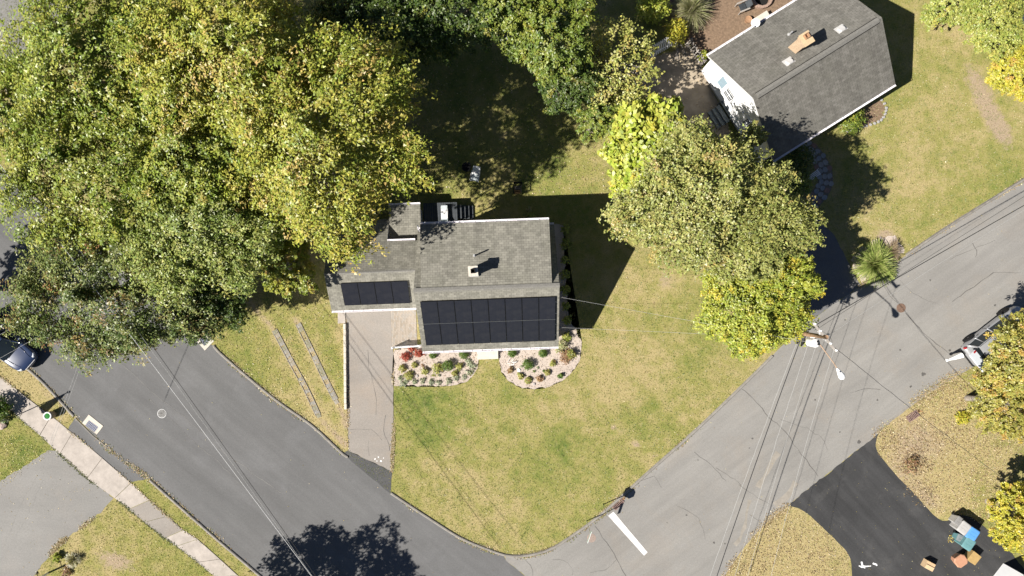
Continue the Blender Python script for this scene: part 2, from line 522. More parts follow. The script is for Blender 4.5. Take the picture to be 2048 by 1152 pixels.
# ------------------------------------------------------------------ ground sheet (one mesh to the horizon)
def lawn_material():
    m, nt, b = newmat('lawn_grass')
    at = lambda n: nd(nt, 'ShaderNodeAttribute', attribute_name=n).outputs['Fac']
    mot = noise(nt, 1.3, 6, 0.72)
    fin = noise(nt, 9.0, 4, 0.75)
    add = nd(nt, 'ShaderNodeMath', operation='MULTIPLY_ADD')
    nt.links.new(mot, add.inputs[0]); add.inputs[1].default_value = 1.35
    nt.links.new(at('dry'), add.inputs[2])
    add2 = nd(nt, 'ShaderNodeMath', operation='MULTIPLY_ADD')
    nt.links.new(fin, add2.inputs[0]); add2.inputs[1].default_value = 0.42
    nt.links.new(add.outputs[0], add2.inputs[2])
    col = ramp(nt, add2.outputs[0], [(0.45, (0.085, 0.130, 0.030)), (0.72, (0.178, 0.200, 0.050)), (1.0, (0.262, 0.244, 0.080)), (1.3, (0.365, 0.298, 0.145))])
    # stretch factor into 0..1 for the ramp
    sc = nd(nt, 'ShaderNodeMath', operation='MULTIPLY'); sc.inputs[1].default_value = 1 / 1.5
    nt.links.new(add2.outputs[0], sc.inputs[0])
    r = nt.nodes[-2] if False else None
    for n in nt.nodes:
        if n.type == 'VALTORGB':
            for l in list(n.inputs[0].links): nt.links.remove(l)
            nt.links.new(sc.outputs[0], n.inputs[0])
            for e, p in zip(n.color_ramp.elements, (0.26, 0.44, 0.66, 0.88)): e.position = p
    br = noise(nt, 3.2, 5, 0.7)
    bn = nd(nt, 'ShaderNodeMath', operation='MULTIPLY_ADD')
    nt.links.new(br, bn.inputs[0]); bn.inputs[1].default_value = 0.9
    nt.links.new(at('bare'), bn.inputs[2])
    bm = ramp(nt, bn.outputs[0], [(0.72, 0.0), (0.98, 1.0)])
    soil = ramp(nt, noise(nt, 14, 4, 0.7), [(0.3, (0.24, 0.175, 0.115)), (0.7, (0.43, 0.345, 0.24))])
    col = mix(nt, bm, col, soil)
    spk = noise(nt, 11, 3, 0.8)
    col = mix(nt, 1.0, col, ramp(nt, spk, [(0.30, 0.74), (0.50, 1.0), (0.72, 1.20)]), 'MULTIPLY')
    pk = noise(nt, 2.3, 5, 0.75, dist=0.4)
    col = mix(nt, ramp(nt, pk, [(0.50, 0.0), (0.66, 0.30)]), col, (0.37, 0.295, 0.165))
    gk = noise(nt, 1.7, 6, 0.8, dist=0.5)
    col = mix(nt, ramp(nt, gk, [(0.54, 0.0), (0.70, 0.55)]), col, (0.105, 0.145, 0.038))
    nt.links.new(col, b.inputs['Base Color'])
    b.inputs['Roughness'].default_value = 0.95
    b.inputs['Specular IOR Level'].default_value = 0.1
    bump(nt, b, fin, 0.5, 0.05)
    return m


xs = np.concatenate([[-420, -200, -100, -60], np.arange(-44, 44.01, 0.14), [60, 100, 200, 420]])
ys = np.concatenate([[-420, -200, -100, -40], np.arange(-26, 26.01, 0.14), [40, 100, 200, 420]])
gx, gy = np.meshgrid(xs, ys)
gx = gx.ravel(); gy = gy.ravel()
PXL = gx / S + 1024; PYL = 576 - gy / S


def blob(px, py, rx, ry, ang=0.0):
    a = R(ang); dx = PXL - px; dy = PYL - py
    u = (dx * math.cos(a) + dy * math.sin(a)) / rx; v = (-dx * math.sin(a) + dy * math.cos(a)) / ry
    return np.exp(-(u * u + v * v))


n1 = vnoise(gx, gy, 3.5, 11); n2 = vnoise(gx, gy, 1.1, 12); n3 = vnoise(gx, gy, 9.0, 13)
n4 = vnoise(gx, gy, 0.45, 14)
dry = -0.40 + 0.42 * n1 + 0.26 * n2 + 0.22 * n3 + 0.20 * n4
for (px, py, rx, ry, ang, v) in [
    (840, 850, 60, 70, 0, -0.34), (1120, 880, 45, 40, 40, -0.42), (1010, 795, 25, 20, 0, -0.3), (820, 795, 110, 22, 0, -0.22),
    (1330, 560, 90, 90, 0, 0.34), (1230, 700, 120, 80, 20, 0.20), (1000, 1020, 130, 60, 0, 0.18), (900, 930, 70, 60, 0, 0.08), (1180, 790, 120, 70, -30, 0.12),
    (630, 600, 90, 60, 60, -0.12), (660, 700, 25, 120, 0, -0.22), (540, 720, 80, 60, 45, -0.05), (660, 850, 40, 60, 0, 0.25),
    (1190, 340, 60, 50, 0, 0.22), (1000, 250, 190, 150, 0, -0.22), (930, 370, 90, 50, 0, -0.10),
    (1880, 200, 90, 200, 20, 0.10), (1770, 330, 70, 90, 0, -0.04), (1900, 130, 40, 35, 0, -0.20), (1935, 155, 20, 20, 0, -0.25), (1650, 430, 60, 60, 0, -0.1),
    (1580, 1090, 130, 80, 30, 0.90), (1830, 900, 110, 120, 40, 0.75), (1480, 1120, 60, 60, 0, 0.8), (1980, 950, 60, 70, 0, 0.05), (1850, 1000, 60, 40, 0, 0.5),
    (60, 900, 90, 60, 0, -0.12), (30, 930, 40, 40, 0, -0.15), (260, 1060, 90, 50, 30, -0.02), (110, 800, 60, 60, 45, 0.34), (60, 750, 50, 25, 40, 0.30),
    (370, 1030, 150, 22, 42, 0.06), (420, 1120, 60, 40, 40, -0.1), (1640, 700, 40, 30, 0, 0.2)]:
    dry += v * blob(px, py, rx, ry, ang)
# faint mowing lanes on the corner lawn
lane = np.sin((gx * 0.80 + gy * 0.60) * 2 * math.pi / 1.7 + 1.6 * n3)
dry += 0.085 * lane * blob(1080, 850, 330, 260)
bare = 0.0 * dry + 0.06 * n2
for (px, py, rx, ry, ang, v) in [
    (230, 1122, 45, 22, 20, 0.62), (1962, 185, 24, 70, -25, 0.62), (2002, 260, 22, 45, -30, 0.60), (1930, 50, 24, 24, 0, 0.3),
    (1840, 870, 90, 55, 35, 0.42), (1800, 940, 50, 60, 50, 0.40), (1860, 1000, 45, 25, 40, 0.40), (1600, 1085, 90, 50, 40, 0.18), (1500, 1120, 60, 40, 0, 0.2),
    (1228, 855, 9, 9, 0, 0.5), (1272, 888, 12, 7, 30, 0.6), (1250, 872, 14, 6, 0, 0.35), (1330, 560, 22, 26, 0, 0.42), (1300, 858, 8, 6, 0, 0.35), (1312, 912, 10, 6, 0, 0.35),
    (1380, 620, 40, 30, 0, 0.15), (1108, 1085, 8, 6, 0, 0.35), (1140, 932, 8, 8, 0, 0.3), (1060, 800, 30, 10, 0, 0.1),
    (95, 790, 40, 10, 45, 0.35), (330, 985, 14, 8, 0, 0.3), (640, 790, 12, 60, -25, 0.25), (690, 860, 14, 30, 0, 0.25), (1560, 450, 80, 60, 0, 0.2),
    (1770, 470, 24, 14, 0, 0.6), (640, 500, 60, 60, 0, 0.35), (1130, 340, 40, 30, 0, 0.15)]:
    bare += v * blob(px, py, rx, ry, ang)


def trackfield(pts, w):
    best = np.full(gx.shape, 1e9)
    for i in range(len(pts) - 1):
        ax_, ay_ = G(*pts[i]); bx_, by_ = G(*pts[i + 1])
        t = np.clip(((gx - ax_) * (bx_ - ax_) + (gy - ay_) * (by_ - ay_)) / ((bx_ - ax_) ** 2 + (by_ - ay_) ** 2), 0, 1)
        best = np.minimum(best, (gx - ax_ - t * (bx_ - ax_)) ** 2 + (gy - ay_ - t * (by_ - ay_)) ** 2)
    return np.exp(-best / w ** 2)


for pts in ([(470, 570), (548, 660), (585, 728), (640, 838), (690, 890)], [(590, 636), (628, 712), (676, 808), (695, 850)]):
    bare += .42 * trackfield(pts, .26); dry += .34 * trackfield(pts, .40)
NX, NY = len(xs), len(ys)
gz = 0.05 * (vnoise(gx, gy, 6.0, 21) - 0.5) * 0
gv = np.stack([gx, gy, gz], 1).astype(np.float32)
ii, jj = np.meshgrid(np.arange(NX - 1), np.arange(NY - 1))
ii = ii.ravel(); jj = jj.ravel()
gq = np.stack([jj * NX + ii, jj * NX + ii + 1, (jj + 1) * NX + ii + 1, (jj + 1) * NX + ii], 1).astype(np.int32)


def quads_mesh(name, v, q):
    me = bpy.data.meshes.new(name)
    me.vertices.add(len(v)); me.vertices.foreach_set('co', v.astype(np.float32).ravel())
    k = q.shape[1]
    me.loops.add(q.size); me.loops.foreach_set('vertex_index', q.astype(np.int32).ravel())
    me.polygons.add(len(q))
    me.polygons.foreach_set('loop_start', np.arange(0, q.size, k, dtype=np.int32))
    me.update(calc_edges=True)
    return me


me = quads_mesh('lawn', gv, gq)
for nm, arr in (('dry', dry), ('bare', bare)):
    a = me.attributes.new(nm, 'FLOAT', 'POINT')
    a.data.foreach_set('value', np.clip(arr, -0.3, 1.5).astype(np.float32))
me.materials.append(lawn_material())
tag(link('lawn', me), kind='structure')


def sheet(name, poly, z, mat, amp=0.04, step=0.25, seed=1, kind='structure', parent=None):
    p = ragged(poly, step, amp, seed) if amp > 0 else poly
    bm = bmesh.new()
    vs = [bm.verts.new((x, y, z)) for x, y in p]
    bm.faces.new(vs)
    bmesh.ops.triangulate(bm, faces=bm.faces[:], ngon_method='EAR_CLIP')
    bm.normal_update()
    if sum(f.normal.z * f.calc_area() for f in bm.faces) < 0:
        bmesh.ops.reverse_faces(bm, faces=bm.faces[:])
    me = bpy.data.meshes.new(name); bm.to_mesh(me); bm.free()
    me.materials.append(mat)
    o = link(name, me, parent)
    if kind: tag(o, kind=kind)
    return o


P = lambda pts: [G(*p) for p in pts]
# ---- roads
KL_UP = [(-90, 262), (0, 337), (130, 446), (300, 587), (440, 704), (500, 758), (560, 806), (625, 852), (686, 908), (782, 986), (850, 1031), (920, 1075), (975, 1098), (1010, 1110)]
KR_UP = [(1010, 1110), (1040, 1112), (1075, 1107), (1110, 1094), (1150, 1068), (1200, 1031), (1300, 942), (1400, 853), (1500, 757), (1572, 684), (1640, 628), (1710, 580), (1800, 519), (1900, 451), (2048, 359), (2200, 262)]
KR_LO = [(1395, 1240), (1440, 1165), (1486, 1096), (1528, 1049), (1574, 1012), (1757, 867), (1783, 841), (1867, 780), (1905, 757), (1990, 706), (2100, 628), (2240, 520)]
KL_LO = [(620, 1240), (530, 1160), (495, 1130), (420, 1066), (298, 958), (225, 904), (150, 833), (78, 757), (0, 694), (-90, 620)]
road_dark = P([*KL_UP[:-1], (1008, 1112), (1012, 1121), (1051, 1153), (1130, 1230)]) + P(KL_LO)
road_new = sheet('road', road_dark, 0.004, MT['road_new'], 0.012, 0.3, 3)
KR_UPs = [tuple(p) for p in pxpath(KR_UP, 0.5)]
road_right = KR_UPs + P(KR_LO[::-1]) + P([(1130, 1240), (1051, 1153), (1012, 1121)])
road_old = sheet('road', road_right, 0.005, MT['road_old'], 0.03, 0.3, 4)

# dark asphalt bits where driveways join the left road
sheet('driveway', P([(684, 907), (697, 900), (784, 942), (782, 988)]), 0.0085, MT['apron'], 0.015, 0.3, 5)
sheet('driveway', P([(135, 862), (150, 835), (225, 905), (296, 957), (264, 964), (240, 950)]), 0.0085, MT['road_new'], 0.02, 0.3, 6)
# ---- driveways
drive_main = P([(690, 622), (697, 901), (784, 943), (787, 860), (785, 618)])
sheet('driveway', drive_main, 0.011, MT['drive_old'], 0.02, 0.3, 7)
drive_left = P([(96, 900), (126, 902), (227, 996), (205, 1022), (140, 1072), (112, 1095), (60, 1160), (-60, 1240), (-120, 1100), (-40, 990)])
sheet('driveway', drive_left, 0.008, MT['drive_grey'], 0.04, 0.25, 8)
db = pxpath([(1574, 1012), (1757, 867)], 0.5, False) + pxpath([(1757, 867), (1752, 884), (1755, 903), (1790, 948), (1829, 988), (1866, 1029), (1884, 1041), (1902, 1038), (1915, 1028), (1945, 1035)], 0.3) + P([(2000, 1080), (2100, 1200), (1900, 1300), (1702, 1300)]) + pxpath([(1703, 1180), (1703, 1130), (1695, 1106), (1674, 1083), (1641, 1051), (1609, 1023), (1588, 1014), (1574, 1012)], 0.3)
sheet('driveway', db, 0.009, MT['drive_black'], 0.025, 0.25, 9)
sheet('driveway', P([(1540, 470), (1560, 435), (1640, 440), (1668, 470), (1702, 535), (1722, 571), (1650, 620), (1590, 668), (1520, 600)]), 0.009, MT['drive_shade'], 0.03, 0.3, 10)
# ---- patios, yards, beds
sheet('pavement', P([(-60, -60), (150, -60), (135, 60), (60, 110), (-60, 130)]), 0.006, MT['drive_grey'], 0.05, 0.3, 11)
sheet('sandy_patio', P([(1300, 112), (1345, 105), (1378, 90), (1402, 130), (1440, 215), (1462, 262), (1440, 300), (1390, 330), (1310, 300), (1260, 190)]), 0.007, MT['sand'], 0.06, 0.25, 12)
sheet('mulched_yard', P([(1345, -60), (1640, -60), (1600, 0), (1420, 120), (1404, 130), (1378, 88), (1352, 70), (1330, 20)]), 0.011, MT['dirt'], 0.05, 0.25, 13)
BED_L = [(788, 700), (788, 771), (840, 772), (905, 771), (935, 762), (952, 742), (957, 722), (957, 690), (850, 690)]
BED_R = [(998, 690), (998, 722), (1003, 743), (1016, 760), (1036, 772), (1062, 778), (1100, 773), (1130, 757), (1150, 737), (1160, 712), (1163, 690), (1155, 668), (1145, 652), (1135, 620), (1130, 520), (1126, 450), (1106, 450), (1112, 690)]
bedL = sheet('planting_bed', P(BED_L), 0.010, MT['mulch'], 0.05, 0.18, 14)
bedR = sheet('planting_bed', P(BED_R), 0.010, MT['mulch'], 0.05, 0.18, 15)
sheet('planting_bed', P([(1692, 238), (1735, 214), (1760, 200), (1770, 215), (1765, 238), (1735, 250), (1700, 258)]), 0.010, MT['dirt'], 0.05, 0.2, 16)
sheet('planting_bed', P([(1700, 520), (1745, 480), (1790, 470), (1810, 500), (1770, 548), (1725, 570)]), 0.010, MT['mulch'], 0.06, 0.2, 17)


def chips(name, poly, n, smin, smax, mats, seed, z=0.012):
    """loose mulch chips / litter lying on a bed"""
    rng = np.random.default_rng(seed)
    a = np.array(poly)[:, :2]
    lo = a.min(0); hi = a.max(0)
    q = rng.uniform(lo, hi, (n * 4, 2)); q = q[inpoly(q[:, 0], q[:, 1], poly)][:n]
    for k, mt in enumerate(mats):
        qq = q[k::len(mats)]
        m = len(qq)
        ang = rng.uniform(0, 6.283, m); L = rng.uniform(smin, smax, m); W = L * rng.uniform(0.25, 0.6, m)
        ca, sa = np.cos(ang), np.sin(ang); tl = rng.normal(0, 0.3, m)
        V = []
        for (i, j) in ((-1, -1), (1, -1), (1, 1), (-1, 1)):
            x = qq[:, 0] + i * L * ca - j * W * sa; y = qq[:, 1] + i * L * sa + j * W * ca
            V.append(np.stack([x, y, z + 0.012 + rng.uniform(0, .02, m) + i * L * tl * 0.5 + L * 0.3], 1))
        V = np.stack(V, 1).reshape(-1, 3)
        me = quads_mesh(name, V, np.arange(len(V)).reshape(-1, 4)); me.materials.append(mt)
        tag(link(name, me), kind='stuff')


chips('mulch_chips', P(BED_L), 1500, 0.014, 0.040, MT['chips'], 31)
chips('mulch_chips', P(BED_R), 1700, 0.014, 0.040, MT['chips'], 32)

# ---- kerb berms
BERM = [(-0.10, 0.0), (-0.07, 0.07), (-0.02, 0.10), (0.06, 0.085), (0.12, 0.0)]
def berm(pts, sm=True, prof=BERM):
    mb = MB(); mb.sweep(pxpath(pts, 0.5, sm), prof)
    return tag(mb.build('kerb', MT['kerb']), kind='structure')
berm([(428, 690), (436, 702), *KL_UP[5:9], (696, 913)])
berm([*KL_UP[9:], *KR_UP[1:9], (1545, 712)])
berm([(1812, 511), (1900, 451), (2048, 359), (2200, 262)])
berm([(-90, 262), (0, 337), (130, 446), (300, 587), (395, 666)], False)
berm([(530, 1160), (495, 1130), (420, 1066), (300, 960)])
berm([(148, 832), (78, 757), (0, 694), (-90, 620)])
berm([(222, 900), (186, 872), (150, 836)], False, [(-0.03, 0), (-0.03, 0.035), (0.03, 0.035), (0.03, 0)])
berm([(1440, 1165), (1486, 1096), (1528, 1049), (1570, 1015)], True, [(-0.03, 0), (-0.02, 0.02), (0.08, 0.03), (0.12, 0)])
berm([(1775, 848), (1800, 828), (1867, 780), (1905, 757), (1990, 706), (2100, 628)], True, [(-0.03, 0), (-0.02, 0.02), (0.08, 0.03), (0.12, 0)])

# ---- road marks, cracks and repairs
sb = MB()
c = P([(1216.5, 1031.5), (1226.8, 1023.5), (1295, 1104.5), (1288, 1111)])
sb.prism([*c], 0.005, 0.0095)
tag(sb.build('stop_line', MT['paint_line']), kind='structure')


def crack(mb, pts, w, seed, z):
    rng = np.random.default_rng(seed)
    p = np.array(pxpath(pts, 0.35)); n = len(p)
    p += np.cumsum(rng.normal(0, 0.045, (n, 2)), 0) * np.sin(np.linspace(0, math.pi, n))[:, None] + rng.normal(0, 0.02, (n, 2))
    d = np.gradient(p, axis=0); d /= np.linalg.norm(d, axis=1)[:, None] + 1e-9
    nn = np.stack([-d[:, 1], d[:, 0]], 1); ww = w * rng.uniform(0.35, 1.25, n)[:, None]
    a = p + nn * ww; b = p - nn * ww
    for i in range(n - 1):
        mb.face([(*b[i], z), (*b[i + 1], z), (*a[i + 1], z), (*a[i], z)])


mb = MB(); k = 0
for pts, w in [([(1190, 1052), (1212, 1085), (1226, 1110), (1252, 1152)], .022), ([(1388, 903), (1420, 928), (1452, 962)], .014), ([(1432, 935), (1460, 950), (1482, 970)], .013),
               ([(1283, 962), (1310, 954), (1323, 975)], .012), ([(1180, 1145), (1210, 1138), (1232, 1120)], .012), ([(1050, 1118), (1062, 1135), (1066, 1160)], .013),
               ([(1105, 1120), (1128, 1118), (1145, 1135), (1146, 1150)], .011), ([(1480, 776), (1510, 796), (1542, 838), (1580, 870), (1636, 952)], .02), ([(1478, 970), (1500, 985), (1545, 1012)], .010),
               ([(1905, 603), (1950, 572), (1986, 545)], .028), ([(1812, 625), (1830, 648), (1860, 680), (1906, 712)], .022), ([(1945, 486), (1951, 503), (1950, 515)], .016),
               ([(1986, 545), (2010, 541), (2040, 545)], .010), ([(1700, 786), (1718, 778), (1738, 774), (1760, 778)], .012), ([(1760, 560), (1780, 590), (1795, 606)], .014),
               ([(1640, 660), (1660, 680), (1664, 720)], .010), ([(1500, 1030), (1520, 1042), (1550, 1058)], .010), ([(1800, 560), (1840, 600), (1880, 610)], .010),
               ([(1900, 520), (1935, 500), (1990, 480)], .010), ([(1560, 838), (1640, 870), (1655, 900)], .010), ([(1350, 1010), (1400, 1040), (1410, 1080)], .010)]:
    k += 1; crack(mb, pts, w, k, 0.0085)
mb.build('crack', MT['tar'], road_old); road_old.children[0]['kind'] = 'stuff'
mb = MB()
for pts, w in [([(1556, 905), (1535, 940), (1515, 975)], .20), ([(1592, 965), (1570, 990), (1550, 1012)], .22), ([(1500, 1000), (1488, 1050), (1470, 1090)], .13)]:
    k += 1; crack(mb, pts, w, k, 0.0075)
o = mb.build('road_patch', MT['rustcrack'], road_old); o['kind'] = 'stuff'
mb = MB()
for pts, w in [([(736, 700), (738, 730), (741, 762), (748, 800), (752, 830)], .013), ([(772, 830), (768, 860), (780, 900)], .022), ([(700, 858), (740, 860), (765, 880)], .010), ([(737, 880), (738, 912)], .008)]:
    k += 1; crack(mb, pts, w, k, 0.0145)
o = mb.build('driveway_cracks', MT['tar']); o['kind'] = 'stuff'
mb = MB()
for pts, w in [([(245, 730), (280, 760), (330, 800), (400, 860), (480, 930), (560, 985)], .012), ([(75, 950), (50, 1000), (30, 1040), (5, 1100)], .010), ([(86, 960), (60, 1010), (20, 1080), (0, 1120)], .010), ([(300, 800), (420, 912), (520, 1010)], .010)]:
    k += 1; crack(mb, pts, w, k, 0.0115)
o = mb.build('pavement_cracks', MT['drive_grey']); o['kind'] = 'stuff'
mb = MB()                       # dark oil and sealer spots on the old road, each an uneven splash
rngs = np.random.default_rng(5)
for px, py, r in [(1847, 748, .20), (1821, 773, .11), (1718, 884, .17), (1505, 877, .08), (1499, 896, .07), (1680, 864, .07), (1450, 1087, .08), (1428, 1085, .10), (1373, 1030, .10),
                  (1900, 700, .12), (1630, 800, .09), (1755, 800, .09), (1690, 640, .08), (1396, 920, .07), (1334, 1045, .06), (1990, 610, .10), (1860, 560, .10), (1800, 700, .09), (1570, 1040, .1)]:
    x, y = G(px, py)
    mb.face([(x + r * rngs.uniform(.35, 1.1) * math.cos(t), y + r * rngs.uniform(.35, 1.0) * math.sin(t), 0.009) for t in np.linspace(0, 6.28, 12)[:-1]])
o = mb.build('oil_spots', MT['tar'], road_old); o['kind'] = 'stuff'

# ---- concrete footpath: every slab its own piece
walk = empty('pavement', (*G(230, 950), 0)); tag(walk, kind='structure')
up = [(-40, 722), (0, 752), (55, 796), (103, 832), (145, 866), (205, 916), (262, 966), (299, 1000), (335, 1032), (366, 1060), (395, 1078), (440, 1118), (475, 1150), (530, 1196)]
lo = [(-40, 768), (0, 800), (40, 836), (80, 870), (120, 908), (175, 956), (230, 996), (258, 1018), (290, 1044), (330, 1076), (354, 1092), (395, 1124), (432, 1154), (490, 1204)]
for i in range(len(up) - 1):
    a, b_, c_, d = [np.array(G(*q)) for q in (up[i], up[i + 1], lo[i + 1], lo[i])]
    e = (b_ - a) / np.linalg.norm(b_ - a) * 0.014
    mb = MB(); zt = 0.030 + 0.006 * ((i * 7) % 3)
    base = np.array(walk.location[:2])
    mb.prism([tuple(a + e - base), tuple(b_ - e - base), tuple(c_ - e - base), tuple(d + e - base)], -0.02, zt)
    mb.build('concrete_slab', MT['concrete'] if i != 7 and i != 8 else MT['drive_old'], walk)

# ---- brick paver walk beside the garage: each brick a piece
pav = empty('paved_walk', (*G(808, 656), 0), R(2.1)); tag(pav, kind='structure')
mb = MB(); mb.box((0, 0, 0.008), (1.74, 2.74, 0.012)); mb.build('joint_sand', MT['joint'], pav)
pvm = []
for q in MT['paver']:
    mb = MB(); mb.box((0, 0, 0), (0.094, 0.194, 0.03), bev=0.006); pvm.append(mb.mesh('brick', q))
rr = random.Random(3)
for i in range(17):
    for j in range(13):
        x = -0.80 + i * 0.1; y = -1.25 + j * 0.2 + (0.1 if i % 2 else 0)
        if y > 1.30: continue
        o = link('brick', pvm[rr.choice([0, 0, 1, 2])], pav, (x, y, 0.022 + rr.uniform(-.003, .003)), rr.uniform(-.012, .012))

# ---- stepping track: two ribbons of old paving in the side lawn
for pts in ([(549, 660), (585, 728), (612, 778), (640, 838)], [(596, 647), (628, 712), (652, 762), (676, 808)]):
    path = np.array(pxpath(pts, 0.1)); L = np.concatenate([[0], np.cumsum(np.linalg.norm(np.diff(path, axis=0), axis=1))])
    tr = empty('paving_ribbon', (*path[0], 0)); tag(tr, kind='structure')
    msh = []
    for q in MT['ribbon']:
        mb = MB(); mb.box((0, 0, 0), (0.27, 0.29, 0.05), bev=0.012); msh.append(mb.mesh('paving_stone', q))
    s = 0.15
    while s < L[-1]:
        x = np.interp(s, L, path[:, 0]); y = np.interp(s, L, path[:, 1])
        x2 = np.interp(min(s + .1, L[-1]), L, path[:, 0]); y2 = np.interp(min(s + .1, L[-1]), L, path[:, 1])
        if rr.random() > 0.28:
            link('paving_stone', msh[rr.choice([0, 0, 1, 2])], tr, (x - path[0, 0] + rr.uniform(-.03, .03), y - path[0, 1] + rr.uniform(-.02, .02), 0.004 + rr.uniform(-.014, .008)), math.atan2(y2 - y, x2 - x) + rr.uniform(-.08, .08))
        s += 0.305
    mb = MB(); mb.sweep([tuple(p) for p in path[::4]], [(0.155, 0), (0.155, 0.05), (0.185, 0.05), (0.185, 0)]); mb.sweep([tuple(p) for p in path[::4]], [(-0.185, 0), (-0.185, 0.04), (-0.155, 0.04), (-0.155, 0)])
    mb.v = [(v[0] - path[0, 0], v[1] - path[0, 1], v[2]) for v in mb.v]
    mb.build('steel_edging', MT['wood_grey'], tr)

# ---- flagstone path to the neighbour's door
fl = empty('path', (*G(1640, 360), 0)); tag(fl, kind='structure')
ctr = np.array(pxpath([(1612, 292), (1632, 312), (1648, 340), (1650, 368), (1636, 392), (1612, 415), (1588, 434)], 0.08))
fx = np.array(fl.location[:2])
d = np.gradient(ctr, axis=0); d /= np.linalg.norm(d, axis=1)[:, None]
nn = np.stack([-d[:, 1], d[:, 0]], 1)
mb = MB()
for i in range(0, len(ctr) - 4, 4):
    j = min(i + 4, len(ctr) - 1)
    mb.face([(*(ctr[i] - nn[i] * .52 - fx), .008), (*(ctr[j] - nn[j] * .52 - fx), .008), (*(ctr[j] + nn[j] * .52 - fx), .008), (*(ctr[i] + nn[i] * .52 - fx), .008)])
mb.build('joint_sand', MT['joint'], fl)
for i in range(0, len(ctr) - 5, 5):
    for k in range(-1, 2):
        x, y = ctr[i] + nn[i] * (k * 0.34 + (0.06 if (i // 5) % 2 else -0.06)) - fx
        mb = MB()
        a0 = math.atan2(d[i][1], d[i][0])
        pol = []
        for t in (0.5, 1.2, 2.0, 2.7, 3.6, 4.3, 5.1, 5.8):
            r = 0.19 * rr.uniform(.85, 1.1)
            pol.append((r * 1.05 * math.cos(t), r * .92 * math.sin(t)))
        mb.prism(pol, 0.0, 0.045 + rr.uniform(-.008, .008))
        mb.build('flagstone', MT['stone'][rr.choice([0, 0, 1, 1, 1, 2])], fl, loc=(x, y, 0), rotz=a0)
# stone rim of the neighbour's front bed
rim = empty('stone_edging', (*G(1740, 245), 0)); tag(rim, 'curved grey stone edging around the bed at the neighbour\'s front gutter', 'edging')
rp = pxpath([(1695, 262), (1732, 252), (1762, 240), (1772, 216), (1762, 200)], 0.22)
for (x, y) in rp:
    mb = MB(); mb.box((0, 0, 0.05), (0.2, 0.16, 0.1), bev=0.03)
    mb.build('stone', MT['stone'][0], rim, loc=(x - rim.location.x, y - rim.location.y, 0), rotz=rr.uniform(0, 3))

# ---- garage-side concrete pad and low wall
mb = MB(); mb.prism(P([(676, 624), (691, 623), (691, 646), (676, 647)]), 0, 0.06)
tag(mb.build('concrete_pad', MT['concrete']), kind='structure')
wl = empty('retaining_wall', (*G(691, 732), 0)); tag(wl, 'low pale block wall edging the left side of the main driveway', 'wall')
a = np.array(G(690, 647)); b_ = np.array(G(692, 818)); n = 15; wo = np.array(wl.location[:2])
mb = MB(); mb.box((0, 0, 0), (0.165, np.linalg.norm(b_ - a) / n - 0.012, 0.22), bev=0.012); wm = mb.mesh('block', MT['concrete_pale'])
for i in range(n):
    p = a + (b_ - a) * (i + .5) / n - wo
    link('block', wm, wl, (p[0] + rr.uniform(-.008, .008), p[1], 0.10 + rr.uniform(-.006, .006)), math.atan2(-(b_ - a)[0], (b_ - a)[1]) + rr.uniform(-.01, .01))

# ---- manholes, grates
def manhole(px, py, label, mat, r=0.31):
    t = empty('manhole_cover', (*G(px, py), 0.006)); tag(t, label, 'manhole')
    mb = MB(); mb.lathe([(r, 0), (r, 0.012), (r - 0.035, 0.014), (r - 0.04, 0.006)], n=28); mb.build('rim', mat, t)
    mb = MB(); mb.lathe([(r - 0.045, 0.0), (r - 0.045, 0.009), (0.0, 0.009)], n=28); mb.build('plate', MT['rust'] if mat is MT['rust'] else MT['tar'], t)
    mb = MB()
    for rr_ in (0.08, 0.16, 0.22):
        for k in range(int(rr_ * 70)):
            th = 2 * math.pi * k / int(rr_ * 70)
            mb.box((rr_ * math.cos(th), rr_ * math.sin(th), 0.014), (0.05, 0.025, 0.009), th)
    mb.build('lid', mat, t)['kind'] = 'stuff'
manhole(324, 827, 'pale studded manhole cover in the middle of the dark left road', MT['iron'])
manhole(1802, 616, 'rusty manhole cover in the grey road beside the lamp shadow', MT['rust'])
x, y = G(1183, 1076)
mb = MB(); mb.lathe([(0.30, 0.0055), (0.30, 0.010), (0.27, 0.013), (0.0, 0.013)], c=(x, y, 0), n=28)
for k in range(8): mb.box((x + .14 * math.cos(k * .785), y + .14 * math.sin(k * .785), 0.015), (0.12, 0.03, 0.008), k * .785)
tag(mb.build('valve_cover', mk('pinkish_cover', (0.30, 0.235, 0.20), 0.85, 0.15, 8, 0.4)), 'faded reddish round cover by the street-name post', 'manhole')


def basin(corners, gr, label):
    c0 = np.mean([G(*q) for q in corners], 0)
    t = empty('storm_drain', (*c0, 0.0)); tag(t, label, 'storm drain', 'storm drains with pale concrete collars')
    q = [np.array(G(*p)) - c0 for p in corners]; g = [np.array(G(*p)) - c0 for p in gr]
    mb = MB()
    for i in range(4):
        j = (i + 1) % 4
        mb.prism([tuple(q[i]), tuple(q[j]), tuple(g[j]), tuple(g[i])], 0.002, 0.03)
    mb.build('collar', MT['concrete_pale'], t)
    mb = MB(); mb.face([(*p, 0.0105) for p in g]); mb.build('pit', MT['hole'], t)
    mb = MB()
    e = g[1] - g[0]; f = g[3] - g[0]
    for k in range(9):
        p = g[0] + e * (k + .5) / 9 + f / 2
        mb.box((p[0], p[1], 0.02), (0.030, np.linalg.norm(f) * .99, 0.012), math.atan2(-f[0], f[1]))
    for k in range(5):
        p = g[0] + f * (k + .5) / 5 + e / 2
        mb.box((p[0], p[1], 0.0205), (np.linalg.norm(e) * .99, 0.022, 0.012), math.atan2(e[1], e[0]))
    mb.build('grate', MT['grate'], t)
basin([(178, 829), (207, 852), (194, 869), (165, 846)], [(178.5, 840), (197.5, 854), (189.5, 864.5), (171, 850.5)], 'storm drain with pale concrete collar, by the barrel planter')
